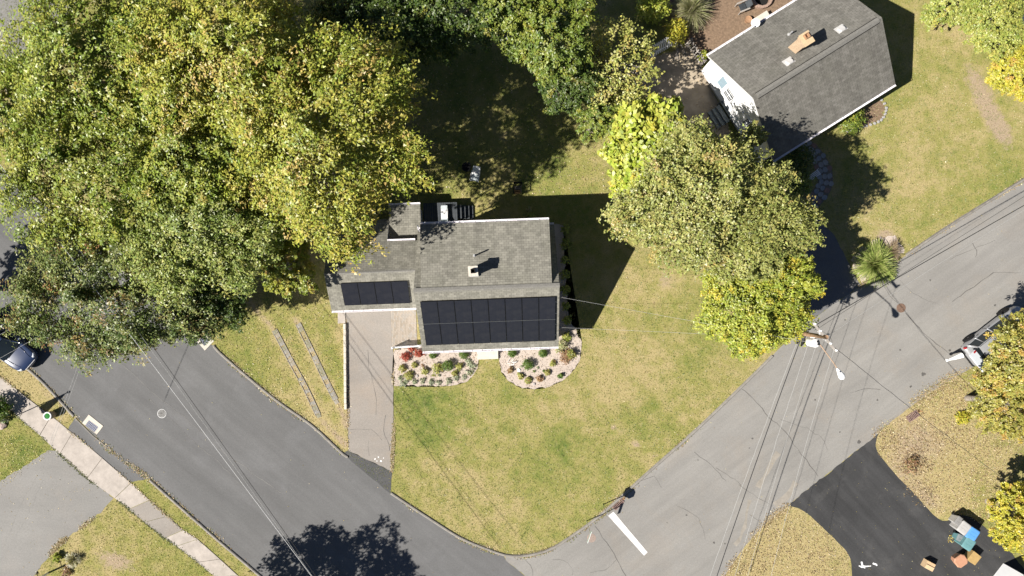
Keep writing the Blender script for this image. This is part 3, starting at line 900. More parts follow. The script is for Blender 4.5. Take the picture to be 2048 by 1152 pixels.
basin([(390, 678), (410, 701), (428, 682), (416, 669)], [(399, 680), (409, 692), (419, 682), (409, 671)], 'storm drain with pale collar, under the edge of the reddish tree')


def kerb_grate(px, py, ang, label, litter=True):
    t = empty('kerb_grate', (*G(px, py), 0.0), ang); tag(t, label, 'storm drain', 'rusty grates set in the kerb of the grey road')
    mb = MB(); mb.box((0, 0, 0.006), (0.80, 0.42, 0.02)); mb.build('pit', MT['hole'], t)
    mb = MB()
    for k in range(8): mb.box((-0.35 + k * 0.1, 0, 0.04), (0.045, 0.40, 0.03))
    for s in (-1, 1): mb.box((0, s * 0.215, 0.0405), (0.84, 0.04, 0.035))
    for s in (-1, 1): mb.box((s * 0.41, 0, 0.0405), (0.035, 0.39, 0.033))
    mb.build('grate', mk('pink_rust', (0.25, 0.165, 0.145), 0.85, 0.25, 14), t)
    mb = MB()
    for k in range(9):
        mb.box((0.45 + rr.uniform(0, .25), rr.uniform(-.1, .15), 0.03), (0.12, 0.05, 0.03), rr.uniform(0, 3))
    mb.build('leaf_litter', MT['wood_orange'], t)
kerb_grate(1235, 1007, R(46), 'rusty striped kerb grate beside the stop line')
kerb_grate(1825, 832, R(34), 'rusty kerb grate in the dry verge above the black driveway')
# ------------------------------------------------------------------ roofs and houses
def roof_slope(mb, e0, e1, r1, r0, course=0.145, uo=0.0):
    """shingle courses as real overlapping strips; e0,e1 = eave ends, r0,r1 = ridge ends"""
    e0, e1, r1, r0 = map(Vector, (e0, e1, r1, r0))
    n = (e1 - e0).cross(r0 - e0).normalized()
    if n.z < 0: n = -n
    L = ((r0 - e0).length + (r1 - e1).length) / 2
    k = max(1, int(round(L / course)))
    ud = (e1 - e0).normalized()
    for i in range(k):
        a, b = i / k, (i + 1) / k
        p0 = e0.lerp(r0, a); p1 = e1.lerp(r1, a); p2 = e1.lerp(r1, b); p3 = e0.lerp(r0, b)
        u0, u1, u2, u3 = [(p - e0).dot(ud) + uo for p in (p0, p1, p2, p3)]
        v0, v1 = i * course + .002, (i + 1) * course - .002
        t0, t1 = n * 0.018, n * 0.002
        mb.face([p0 + t0, p1 + t0, p2 + t1, p3 + t1], [(u0, v0), (u1, v0), (u2, v1), (u3, v1)])
        mb.face([p0 - n * .001, p1 - n * .001, p1 + t0, p0 + t0], [(u0, v0), (u1, v0), (u1, v0 + .02), (u0, v0 + .02)])
    return n


def slab(mb, pts, th):
    """board under a roof slope"""
    pts = [Vector(p) for p in pts]
    n = (pts[1] - pts[0]).cross(pts[-1] - pts[0]).normalized()
    if n.z < 0: pts = pts[::-1]; n = -n
    k = len(pts)
    top = [p - n * 0.002 for p in pts]; bot = [p - n * th for p in pts]
    fs = [tuple(range(k)), tuple(range(2 * k - 1, k - 1, -1))]
    for i in range(k):
        j = (i + 1) % k
        fs.append((i, k + i, k + j, j))
    mb.faces(top + bot, fs)


def gutter(parent, a, b, out, mat=None, hang=0.62):
    """open K gutter from a to b, hung outwards along 'out', with hanger straps"""
    a, b, out = Vector(a), Vector(b), Vector(out)
    t = (b - a).normalized(); L = (b - a).length
    mb = MB()
    def run(o0, o1, z0, z1):
        ps = []
        for p in (a, b):
            for (o, z) in ((o0, z0), (o1, z0), (o1, z1), (o0, z1)): ps.append(p + out * o + Vector((0, 0, z)))
        mb.faces(ps, [(0, 1, 2, 3), (7, 6, 5, 4), (0, 4, 5, 1), (1, 5, 6, 2), (2, 6, 7, 3), (3, 7, 4, 0)])
    run(0.0, 0.015, -0.11, -0.005); run(0.105, 0.135, -0.11, 0.0); run(0.015, 0.105, -0.11, -0.095)
    g = mb.build('gutter', mat or MT['gutter'], parent)
    mb = MB(); k = max(2, int(L / hang)); mb.box((0, 0, 0), (0.028, 0.145, 0.008)); hm = mb.mesh('hanger', mat or MT['gutter'])
    for i in range(k + 1):
        p = a + t * (0.03 + (L - 0.06) * i / k)
        link('hanger', hm, g, p + out * 0.06 + Vector((0, 0, 0.004)), math.atan2(t.y, t.x))
    return g


def siding_wall(mb, a, b, z0, top, course=0.115, lap=0.016):
    """clapboards on a vertical wall from a to b; top(u) gives the wall height along it (u 0..1), convex"""
    a, b = Vector((*a, 0)), Vector((*b, 0))
    d = b - a; n = Vector((d.y, -d.x, 0)).normalized()
    us = np.linspace(0, 1, 241); hs = np.array([top(u) for u in us])
    z = z0
    while z < hs.max() - 0.01:
        z2 = min(z + course, hs.max())
        ok0 = us[hs >= z]; ok1 = us[hs >= z2 - 1e-4]
        l0, r0 = ok0.min(), ok0.max()
        l1, r1 = (ok1.min(), ok1.max()) if len(ok1) else ((l0 + r0) / 2,) * 2
        p = lambda u, zz, o: a + d * u + n * o + Vector((0, 0, zz))
        mb.face([p(l0, z, lap), p(r0, z, lap), p(r1, z2, 0.002), p(l1, z2, 0.002)])
        mb.face([p(l0, z, 0), p(r0, z, 0), p(r0, z, lap), p(l0, z, lap)])
        z = z2


def window(parent, pos, rz, w, h, rows=3, cols=2, shutter=None):
    """window set into a wall; local -Y faces outwards"""
    win = empty('window', pos, rz); win.parent = parent
    me = MB()
    f = 0.07
    for s in (-1, 1): me.box((s * (w / 2 - f / 2), -0.035, 0), (f, 0.07, h))
    for s in (-1, 1): me.box((0, -0.036, s * (h / 2 - f / 2)), (w - 2 * f, 0.072, f))
    me.box((0, -0.045, 0), (w - 2 * f, 0.05, 0.05))
    for j in range(1, cols): me.box((-w / 2 + w * j / cols, -0.028, h / 4 + .01), (0.022, 0.03, h / 2 - f - .02))
    for j in range(1, cols): me.box((-w / 2 + w * j / cols, -0.018, -h / 4 - .01), (0.022, 0.025, h / 2 - f - .02))
    me.box((0, -0.029, h / 4), (w - 2 * f, 0.028, 0.022)); me.box((0, -0.019, -h / 4), (w - 2 * f, 0.023, 0.022))
    me.build('frame', MT['white'], win)
    g = MB()
    g.box((0, -0.012, 0), (w - 2 * f, 0.012, h - 2 * f))
    g.build('pane', MT['glass'], win)
    sl_ = MB(); sl_.box((0, -0.07, -h / 2 - 0.02), (w + 0.1, 0.14, 0.035)); sl_.build('sill', MT['white'], win)
    return win


# =================================================== main house (cape with a full rear dormer) and its garage
HZ = R(2.1)
house = empty('house', (-1.5235, -0.003, 0), HZ)
tag(house, 'grey-shingled cape house with solar panels and attached garage, centre of the picture', 'house')
hw, hd, he, hr = 4.37, 3.915, 2.70, 5.75
def hz(v): return he + (hr - he) * (hd - abs(v)) / hd
roof = MB()
roof_slope(roof, (-hw, -hd, he), (hw, -hd, he), (hw, 0, hr), (-hw, 0, hr))
for (a, b) in ((-hw, -3.86), (3.86, hw)):
    roof_slope(roof, (b, hd, he), (a, hd, he), (a, 0.0, hr), (b, 0.0, hr), uo=a)
rf = roof.build('roof', MT['roof'], house)
cap = MB()                                                        # ridge cap shingles
for i in range(29):
    u = -hw + 0.15 + i * (2 * hw - .3) / 28
    cap.faces([(u - .16, -.15, hr - .10), (u + .16, -.15, hr - .106), (u + .16, 0, hr + .016), (u - .16, 0, hr + .024), (u - .16, .15, hr - .004), (u + .16, .15, hr - .012)], [(0, 1, 2, 3), (3, 2, 5, 4)])
cap.build('ridge_cap', MT['ridge'], rf)
dz0, dz1, dd = 5.70, 5.02, 4.02
dorm = MB()
roof_slope(dorm, (3.93, dd, dz1), (-3.93, dd, dz1), (-3.93, 0.05, dz0), (3.93, 0.05, dz0), uo=2.3)
dr = dorm.build('dormer_roof', MT['roof'], house)
fb = MB()
slab(fb, [(-hw, -hd, he), (hw, -hd, he), (hw, 0, hr), (-hw, 0, hr)], 0.15)
for (a, b) in ((-hw, -3.86), (3.86, hw)): slab(fb, [(a, hd, he), (b, hd, he), (b, 0.0, hr), (a, 0.0, hr)], 0.15)
slab(fb, [(-3.93, dd, dz1), (3.93, dd, dz1), (3.93, .05, dz0), (-3.93, .05, dz0)], 0.15)
fb.build('fascia', MT['trim'], house)
wb = MB()
wu, wd = hw - 0.14, hd - 0.30
siding_wall(wb, (-wu, -wd), (wu, -wd), 0, lambda u: 2.75)
gab = lambda u: 2.60 + (hr - he) * (1 - abs(2 * u - 1)) * (wd / hd)
siding_wall(wb, (wu, -wd), (wu, wd), 0, gab)
siding_wall(wb, (-wu, wd), (-wu, -wd), 0, gab)
siding_wall(wb, (wu, wd), (-wu, wd), 0, lambda u: 2.75)
siding_wall(wb, (3.80, wd + .02), (-3.80, wd + .02), 2.4, lambda u: 5.0)
dch = lambda v: dz0 + (dz1 - dz0) * (v - .05) / (dd - .05) - .15
for sgn in (-1, 1):
    u = 3.80 * sgn
    pts = [(u, 0.2, hz(0.2) - .1), (u, wd, hz(wd) - .2), (u, wd, dch(wd)), (u, 0.2, dch(.2) - .02)]
    wb.face(pts if sgn > 0 else pts[::-1])
wb.build('wall', MT['siding'], house)
fo = MB(); fo.box((0, 0, 0.11), (2 * wu + .02, 2 * wd + .02, 0.22)); fo.build('foundation', MT['concrete'], house)
gutter(house, (-hw, -hd, he), (hw, -hd, he), (0, -1, 0))
gutter(house, (3.93, dd, dz1), (-3.93, dd, dz1), (0, 1, 0))
for (a, b) in ((-hw, -3.95), (3.95, hw)): gutter(house, (b, hd, he), (a, hd, he), (0, 1, 0))
for pu in (-2.9, 1.9):
    window(house, (pu, -wd - .014, 1.55), 0, 1.1, 1.35)
for pu in (-2.6, 0, 2.6): window(house, (pu, wd + .036, 3.9), R(180), 1.0, 1.2)
for pv in (-1.9, 1.9): window(house, (wu + .014, pv, 1.6), R(90), 0.95, 1.3)
window(house, (wu + .014, 0.0, 3.9), R(90), 0.9, 1.1)
dor = MB(); dor.box((0, 0, 1.02), (0.95, 0.06, 2.04)); 
dd_ = dor.build('door', mk('door_red', (0.22, 0.03, 0.03), 0.5, 0.1, 4), house, loc=(-0.1, -wd - .03, 0.25))
kn = MB(); kn.lathe([(0.0, 0), (0.03, 0.01), (0.03, 0.04), (0, 0.05)], n=10, mat=Matrix.Rotation(R(90), 3, 'X')); kn.build('handle', MT['chrome'], dd_, loc=(0.38, -.03, 1.0))
# downspouts
for (u, v, z) in ((-hw + .18, -hd - .03, he), (-4.1, hd + .06, 4.9)):
    ds = MB(); ds.tube([(u, v, z - .08), (u, v + (0.26 if v < 0 else -.26), z - .45), (u, v + (0.26 if v < 0 else -.26), 0.15)], 0.045, 8)
    ds.build('downspout', MT['gutter'], house)

# ---- solar panels
def panels(parent, u0, u1, vlo, vhi, zf, ncol, nrow, slope_dz):
    nn = Vector((0, -slope_dz, 1)).normalized(); sv = Vector((0, 1, slope_dz)).normalized()
    L = (vhi - vlo) * math.sqrt(1 + slope_dz ** 2)
    w = (u1 - u0) / ncol; h = L / nrow
    Mx = Matrix((Vector((1, 0, 0)), sv, nn)).transposed()
    pm = MB(); pm.box((0, 0, 0.033), (w - .052, h - .052, 0.008), mat=None)
    glass = pm.mesh('solar_panel', MT['panel'])
    fr = MB()
    for s in (-1, 1): fr.box((s * (w / 2 - .019), 0, 0.02), (0.022, h - .016, 0.040))
    for s in (-1, 1): fr.box((0, s * (h / 2 - .019), 0.02), (w - .060, 0.022, 0.040))
    frame = fr.mesh('frame', MT['panel_frame'])
    for i in range(ncol):
        for j in range(nrow):
            c = Vector((u0 + w * (i + .5), vlo, 0)); c.z = zf(vlo)
            c += sv * (h * (j + .5)) + nn * 0.09
            o = link('solar_panel', glass, parent)
            o.matrix_local = Matrix.Translation(c) @ Mx.to_4x4()
            f = link('frame', frame, o)
    rl = MB()
    for j in range(nrow):
        for t in (0.25, 0.75):
            c = Vector(((u0 + u1) / 2, vlo, zf(vlo))) + sv * (h * (j + t)) + nn * 0.055
            rl.box(c, (u1 - u0 + .12, 0.04, 0.05), mat=Mx)
    rl.build('mounting_rail', MT['rail_metal'], parent)
    mb = MB()
    for j in range(1, nrow):
        c = Vector(((u0 + u1) / 2, vlo, zf(vlo))) + sv * (h * j) + nn * 0.128
        mb.box(c, (u1 - u0, 0.016, 0.012), mat=Mx)
    if nrow > 1: mb.build('clamp_strip', MT['rail_metal'], parent)
panels(house, -4.06, 4.14, -3.42, -0.60, hz, 8, 2, (hr - he) / hd)

# ---- chimney and vent
ch = MB(); ch.box((0, 0, -0.1), (0.46, 0.46, 1.9), bev=.01)
cho = ch.build('chimney', MT['brick_grey'], house, loc=(-0.72, 1.02, 5.75), rotz=R(2))
cr = MB()
for s in (-1, 1): cr.box((s * .2, 0, 0), (0.17, 0.60, 0.10)); cr.box((0, s * .2, 0.001), (0.22, 0.18, 0.098))
cr.build('crown', MT['concrete_pale'], cho, loc=(0, 0, 0.9))
fl_ = MB()
for s in (-1, 1): fl_.box((s * .115, 0, 0), (0.03, 0.26, 0.22)); fl_.box((0, s * .115, 0.001), (0.20, 0.03, 0.218))
fl_.box((0, 0, -.08), (0.2, 0.2, 0.02)); fl_.build('flue', MT['soot_and_shade'], cho, loc=(0, 0, 1.03))
sp = MB(); sp.box((0, -.26, 0), (0.52, 0.1, 0.5)); sp.build('flashing', MT['galv'], cho, loc=(0, 0, -.25))
vp = MB(); vp.tube([(0, 0, 0), (0, 0, 0.85)], 0.045, 12); vp.lathe([(0.11, 0.0), (0.06, 0.14)], n=14)
vp.build('vent_pipe', MT['galv'], house, loc=(-0.66, 1.98, 5.32))
kk = MB(); kk.box((0, 0, 0), (0.62, 0.02, 0.02)); kk.build('conduit', MT['rail_metal'], house, loc=(-4.5, -2.0, 4.33))

# ---- garage wing
gl, gr_, gv0, gvr, ge, grz = -10.15, -4.30, -1.10, 1.27, 2.50, 4.05
gs = (grz - ge) / (gvr - gv0)
gz_ = lambda v: grz - gs * abs(v - gvr)
gb = 3.22                                                          # notch line
gbl = 4.75
grf = MB()
roof_slope(grf, (gl, gv0, ge), (gr_, gv0, ge), (gr_, gvr, grz), (gl, gvr, grz), uo=1.7)
roof_slope(grf, (-6.36, gb, gz_(gb)), (gl, gb, gz_(gb)), (gl, gvr, grz), (-6.36, gvr, grz))
roof_slope(grf, (gr_, gb, gz_(gb)), (-6.36, gb, gz_(gb)), (-6.36, gvr, grz), (gr_, gvr, grz), uo=3.79)
roof_slope(grf, (-6.36, gbl, gz_(gbl)), (gl, gbl, gz_(gbl)), (gl, gb, gz_(gb)), (-6.36, gb, gz_(gb)))
gro = grf.build('garage_roof', MT['roof'], house)
cap = MB()
for i in range(20):
    u = gl + 0.15 + i * (gr_ - gl - .2) / 19
    cap.faces([(u - .16, gvr - .15, grz - .09), (u + .16, gvr - .15, grz - .096), (u + .16, gvr, grz + .016), (u - .16, gvr, grz + .022), (u - .16, gvr + .15, grz - .085), (u + .16, gvr + .15, grz - .09)], [(0, 1, 2, 3), (3, 2, 5, 4)])
cap.build('ridge_cap', MT['ridge'], gro)
gf = MB()
slab(gf, [(gl, gv0, ge), (gr_, gv0, ge), (gr_, gvr, grz), (gl, gvr, grz)], 0.14)
slab(gf, [(gl, gb, gz_(gb)), (gr_, gb, gz_(gb)), (gr_, gvr, grz), (gl, gvr, grz)], 0.14)
slab(gf, [(gl, gbl, gz_(gbl)), (-6.36, gbl, gz_(gbl)), (-6.36, gb + .001, gz_(gb)), (gl, gb + .001, gz_(gb))], 0.14)
gf.build('garage_fascia', MT['trim'], house)
gw = MB()
x0, x1, y0, y1 = gl + .13, gr_ - .02, gv0 + .28, gb - .25
siding_wall(gw, (x0, y0), (x1, y0), 0, lambda u: 2.45)
siding_wall(gw, (x0, 4.4), (x0, y0), 0, lambda u: min(gz_(4.4 + (y0 - 4.4) * u) - .14, 9))
siding_wall(gw, (-6.45, 4.4), (x0, 4.4), 0, lambda u: gz_(4.4) - .14)
siding_wall(gw, (-6.45, y1), (-6.45, 4.4), 0, lambda u: gz_(y1 + (4.4 - y1) * u) - .14)
siding_wall(gw, (x1, y1), (-6.45, y1), 0, lambda u: 2.4)
gw.build('garage_wall', MT['siding'], house)
gd = MB()
for k in range(4):
    gd.box((0, 0, 0.26 + k * .52), (2.45, 0.05, 0.50))
    for j in range(4): gd.box((-.92 + j * .613, -.028, 0.26 + k * .52), (0.46, 0.02, 0.34))
gdo = gd.build('garage_door', MT['white'], house, loc=(-7.45, y0 - .045, 0.02))
gutter(house, (gl, gv0, ge), (gr_ - .1, gv0, ge), (0, -1, 0))
gutter(house, (gr_ - .28, gb, gz_(gb)), (-6.36, gb, gz_(gb)), (0, 1, 0))
panels(house, -9.22, -5.00, -0.72, 0.70, gz_, 4, 1, gs)
# low rear roof behind the garage notch
lb0, lb1, lz0, lz1 = gb + .16, 5.62, 2.02, 1.95
lr = MB(); roof_slope(lr, (-4.27, lb1, lz1), (-6.33, lb1, lz1), (-6.33, lb0, lz0), (-4.27, lb0, lz0), uo=.4)
lr.build('porch_roof', MT['roof'], house)
lw = MB(); slab(lw, [(-6.33, lb1, lz1), (-4.27, lb1, lz1), (-4.27, lb0, lz0), (-6.33, lb0, lz0)], 0.12); lw.build('porch_fascia', MT['trim'], house)
lw = MB()
for (a, b, c_, d_) in ((-6.2, 5.4, -4.4, 5.4), (-4.4, 5.4, -4.4, 3.7)):
    siding_wall(lw, (c_, d_) if b == d_ else (a, d_), (a, b) if b == d_ else (c_, b), 0, lambda u: 1.85)
lw.build('porch_wall', MT['siding'], house)
gutter(house, (-4.27, lb1, lz1), (-6.33, lb1, lz1), (0, 1, 0))

# ---- front stoop
st = empty('front_stoop', (*G(976, 709), 0), HZ); tag(st, 'pale concrete front step between the two planting beds', 'step')
mb = MB(); mb.box((0, 0.32, 0.17), (1.40, 0.62, 0.34), bev=.012); mb.build('landing', MT['concrete_pale'], st)
mb = MB(); mb.box((0, -.15, 0.09), (1.40, 0.31, 0.18), bev=.012); mb.build('tread', MT['concrete_pale'], st)

# ---- rear deck, planks one by one
dk = empty('deck', (*G(881, 428, .9), 0), HZ); tag(dk, 'dark grey wooden deck in shade behind the dormer wall', 'deck')
pm = MB(); pm.box((0, 0, 0), (0.138, 1.50, 0.035)); pmesh = pm.mesh('plank', MT['deck'])
for i in range(15): link('plank', pmesh, dk, (-1.05 + i * .15, 0, 0.92 + rr.uniform(-.002, .002)))
mb = MB()
for s in (-1, 1): mb.box((0, s * .735, 0.80), (2.24, 0.04, 0.19))
for s in (-1, 1): mb.box((s * 1.115, 0, 0.801), (0.04, 1.42, 0.188))
mb.build('skirt', MT['deck'], dk)
for u in (-1.0, 1.0):
    for v in (-.65, .65):
        mb = MB(); mb.box((u, v, 0.35), (0.09, 0.09, 0.70)); mb.build('post', MT['wood_grey'], dk)
mb = MB()
for k in range(4): mb.box((1.27 + k * .25, 0.12, 0.37 - k * .1), (0.252, 0.9, 0.74 - k * .2))
mb.build('steps', MT['deck'], dk)  # solid steps share the deck's shade-darkened colour

# ---- porch rail at the paver walk
rail = empty('railing', (*G(814, 693, .5), 0), R(3.5)); tag(rail, 'white baluster railing at the front end of the paver walk', 'railing')
for z in (0.14, 0.92):
    mb = MB(); mb.box((0, 0, z), (1.72, 0.07, 0.06)); mb.build('rail', MT['white'], rail)
bm_ = MB(); bm_.box((0, 0, 0), (0.032, 0.032, 0.72)); bme = bm_.mesh('baluster', MT['white'])
for i in range(13): link('baluster', bme, rail, (-.74 + i * .123, 0, 0.53))
for s in (-1, 1):
    mb = MB(); mb.box((0, 0, 0.52), (0.11, 0.11, 1.04)); mb.lathe([(0.09, 1.04), (0.09, 1.06), (0.0, 1.12)], n=4)
    mb.build('post', MT['white'], rail, loc=(s * .9, 0, 0))

# =================================================== neighbour's house
NZ = math.atan2(0.5307, 0.8476)
nb = empty('house', (18.565, 13.98, 0), NZ)
tag(nb, 'white clapboard house with dark grey roof, ridge vent and tan chimney, upper right', 'house')
L_, D_, ne, nr = 4.62, 3.95, 2.74, 5.10
nz = lambda v: ne + (nr - ne) * (D_ - abs(v)) / D_
rb = MB()
roof_slope(rb, (-L_, -D_, ne), (L_, -D_, ne), (L_, 0, nr), (-L_, 0, nr), 0.15)
roof_slope(rb, (L_, D_, ne), (-L_, D_, ne), (-L_, 0, nr), (L_, 0, nr), 0.15, 2.2)
nro = rb.build('roof', MT['roof2'], nb)
rv = MB()
rv.faces([(-L_ + .3, -.17, nr - .085), (L_ - .2, -.17, nr - .085), (L_ - .2, -.17, nr - .055), (-L_ + .3, -.17, nr - .055), (-L_ + .3, 0, nr + .05), (L_ - .2, 0, nr + .05), (-L_ + .3, .17, nr - .055), (L_ - .2, .17, nr - .055), (-L_ + .3, .17, nr - .085), (L_ - .2, .17, nr - .085)],
         [(0, 1, 2, 3), (3, 2, 5, 4), (4, 5, 7, 6), (6, 7, 9, 8), (0, 3, 4, 6, 8), (1, 9, 7, 5, 2)])
rv.build('ridge_vent', MT['ridge'], nro)
rs_ = MB()
for s in (-1, 1): rs_.box((0.05, s * .19, nr - .095), (2 * L_ - .5, .035, .03), mat=Matrix.Rotation(-s * .5, 3, 'X'))
rs_.build('vent_gap_shade', MT['soot_and_shade'], nro)  # black strips painted as the shadowed gaps along both sides of the vent
nf = MB()
slab(nf, [(-L_, -D_, ne), (L_, -D_, ne), (L_, 0, nr), (-L_, 0, nr)], 0.14)
slab(nf, [(-L_, D_, ne), (L_, D_, ne), (L_, 0, nr), (-L_, 0, nr)], 0.14)
nf.build('fascia', MT['trim'], nb)
nw = MB(); a_, b_2 = L_ - .12, D_ - .28
ng = lambda u: ne - .13 + (nr - ne) * (1 - abs(2 * u - 1)) * (b_2 / D_) + (nr - ne) * .28 / D_ * 0.6
siding_wall(nw, (-a_, b_2), (-a_, -b_2), 0.3, ng)
siding_wall(nw, (a_, -b_2), (a_, b_2), 0.3, ng)
siding_wall(nw, (-a_, -b_2), (a_, -b_2), 0.3, lambda u: ne)
siding_wall(nw, (a_, b_2), (-a_, b_2), 0.3, lambda u: ne)
nw.build('wall', MT['siding'], nb)
nfo = MB(); nfo.box((0, 0, .15), (2 * a_ - .02, 2 * b_2 - .02, .30)); nfo.build('foundation', MT['concrete'], nb)
gutter(nb, (-L_, -D_, ne), (L_, -D_, ne), (0, -1, 0)); gutter(nb, (L_, D_, ne), (-L_, D_, ne), (0, 1, 0))
w1 = window(nb, (-a_ - .018, 1.15, 2.15), R(-90), 0.85, 1.35)
window(nb, (-a_ - .018, -1.15, 2.15), R(-90), 0.85, 1.35)
mb = MB()
for k in range(9): mb.box((0, -.02, -.56 + k * .14), (0.44, 0.03, 0.10))
for s in (-1, 1): mb.box((s * .24, -.02, 0), (0.05, 0.045, 1.3))
mb.build('shutter', mk('blue_grey_shutter', (0.27, 0.36, 0.42), .6, .08, 4), nb, loc=(-a_ - .018, 2.05, 2.25), rotz=R(-90))
# side door and hood
mb = MB(); mb.box((0, -.03, 1.0), (0.9, 0.05, 2.0)); mb.build('door', MT['white'], nb, loc=(-a_ - .018, -.05, 0.55), rotz=R(-90))
for pv, z in ((2.5, 1), (-2.5, 1)): window(nb, (pv, -b_2 - .018, 1.65), 0, 1.1, 1.3)
# chimney, pipe, vents, dish
def onroof(px, py, dz=0.0):
    z = 4.3
    for _ in range(5):
        x, y = G(px, py, z)
        dx, dy = x - 18.565, y - 13.98
        u = dx * math.cos(NZ) + dy * math.sin(NZ); v = -dx * math.sin(NZ) + dy * math.cos(NZ)
        z = nz(v) + dz
    return u, v, z
u, v, z = onroof(1590, 97)
mb = MB(); mb.box((0, 0, .35), (0.50, 0.62, 2.5), bev=.01)
mb.box((0.0, 0.0, 1.42), (0.60, 0.72, 0.30), bev=.02)
nch = mb.build('chimney', MT['brick_tan'], nb, loc=(u, v, z + .15))
mb = MB(); mb.box((0.0, 0.0, 1.60), (0.66, 0.78, 0.07)); mb.build('cap', mk('mortar_cap', (0.52, 0.39, 0.24), .9, .15, 7, .3), nch)
mb = MB()
for s in (-1, 1): mb.box((s * .125, .12, 1.73), (0.04, 0.30, 0.22)); mb.box((0, .12 + s * .13, 1.731), (0.21, 0.04, 0.218))
mb.box((0, .12, 1.66), (0.21, 0.22, 0.03)); mb.build('flue', MT['clay'], nch)
u, v, z = onroof(1578, 69)
mb = MB(); mb.tube([(0, 0, -.05), (0, 0, .5)], .05, 12); mb.lathe([(.12, .02), (.06, .14)], n=12); mb.build('vent_pipe', MT['galv'], nb, loc=(u, v, z))
for (px, py) in ((1577, 123), (1681, 58)):
    u, v, z = onroof(px, py)
    Mx = Matrix.Rotation(math.atan2(-(nr - ne), D_), 3, 'X')
    mb = MB(); mb.box((0, 0, .02), (0.62, 0.52, 0.02), mat=Mx); mb.box((0, -.03, .10), (0.44, 0.40, 0.16), mat=Mx, bev=.06)
    mb.build('roof_vent', MT['vent_dull'], nb, loc=(u, v, z))
u, v, z = onroof(1507, 50, .1)
dsh = empty('satellite_dish', (u, v, z)); dsh.parent = nb
pr = [(0.0, 0), (.10, .006), (.20, .028), (.28, .055), (.285, .055), (.28, .047), (.2, .018), (.1, -.004), (0, -.01)]
Md = (Matrix.Rotation(-NZ, 3, 'Z') @ Matrix.Rotation(R(-128), 3, 'Z') @ Matrix.Rotation(R(52), 3, 'Y'))
mb = MB(); mb.lathe(pr, (0, 0, .42), 24, Md); mb.build('dish', MT['white'], dsh, smooth=True)
f_ = Md @ Vector((.30, 0, .05)); tip = Md @ Vector((.12, 0, .42))
mb = MB(); mb.tube([(f_.x, f_.y, f_.z + .42), (tip.x, tip.y, tip.z + .42)], .014, 6); mb.box((tip.x, tip.y, tip.z + .42), (.09, .09, .12)); mb.build('feed_arm', MT['white'], dsh)
mb = MB(); mb.tube([(0, -.15, -.1), (0, -.1, .2), (0, 0, .40)], .022, 8); mb.box((0, -.15, -.1), (.16, .2, .03)); mb.build('mast', MT['galv'], dsh)

# side steps of the neighbour: landing and treads
ns = empty('side_steps', (*G(1450, 222, .4), 0), NZ); tag(ns, 'grey painted wooden steps and landing at the white gable wall', 'steps')
for i in range(9):
    mb = MB(); mb.box((0.1, 0.0, 0.60), (0.138, 1.35, 0.04)); mb.build('plank', MT['steps'], ns, loc=(-.05 + i * .15, 0, 0))
for k in range(3):
    mb = MB(); mb.box((-.24 - k * .28, -.1, 0.44 - k * .16), (0.27, 1.30, 0.05)); mb.build('tread', MT['steps'], ns)
mb = MB()
for s in (-1, 1): mb.box((.55, s * .66, .29), (1.3, .04, .56))
mb.build('skirt', MT['steps'], ns)

# =================================================== white building at the lower right corner
wh = empty('house', (*G(1995, 1168), 0), math.atan2(-0.62, 0.79))
tag(wh, 'white sided building with pale ribbed roof cut by the lower right corner', 'house')
mb = MB()
g3 = lambda u: 2.15 + 1.1 * (1 - abs(2 * u - 1))
siding_wall(mb, (-.55, 1.35), (-.55, -1.35), 0, g3)
siding_wall(mb, (4.0, 1.35), (-.55, 1.35), 0, lambda u: 2.15)
siding_wall(mb, (-.55, -1.35), (4.0, -1.35), 0, lambda u: 2.15)
siding_wall(mb, (4.0, -1.35), (4.0, 1.35), 0, g3)
mb.build('wall', MT['siding'], wh)
mb = MB()
slab(mb, [(-.62, 1.5, 2.06), (4.1, 1.5, 2.06), (4.1, 0, 3.30), (-.62, 0, 3.30)], .05)
slab(mb, [(-.62, -1.5, 2.06), (4.1, -1.5, 2.06), (4.1, 0, 3.30), (-.62, 0, 3.30)], .05)
for i in range(34):
    x = -.60 + i * .14
    for s in (-1, 1):
        mb.tube([(x, s * 1.5, 2.075), (x, s * .02, 3.305)], .022, 5)
mb.build('roof', mk('pale_metal_roof', (0.33, 0.335, 0.345), .5, .08, 4, metal=.2), wh)
# ------------------------------------------------------------------ vehicles
def loft(mb, rings, closed=False):
    n = len(rings[0]); i0 = []
    pts = [p for r in rings for p in r]
    fs = []
    for i in range(len(rings) - 1):
        for k in range(n - (0 if closed else 1)):
            l = (k + 1) % n
            fs.append((i * n + k, (i + 1) * n + k, (i + 1) * n + l, i * n + l))
    mb.faces(pts, fs)


def subsurf(o, lv=2):
    m = o.modifiers.new('round', 'SUBSURF'); m.levels = lv; m.render_levels = lv
    return o


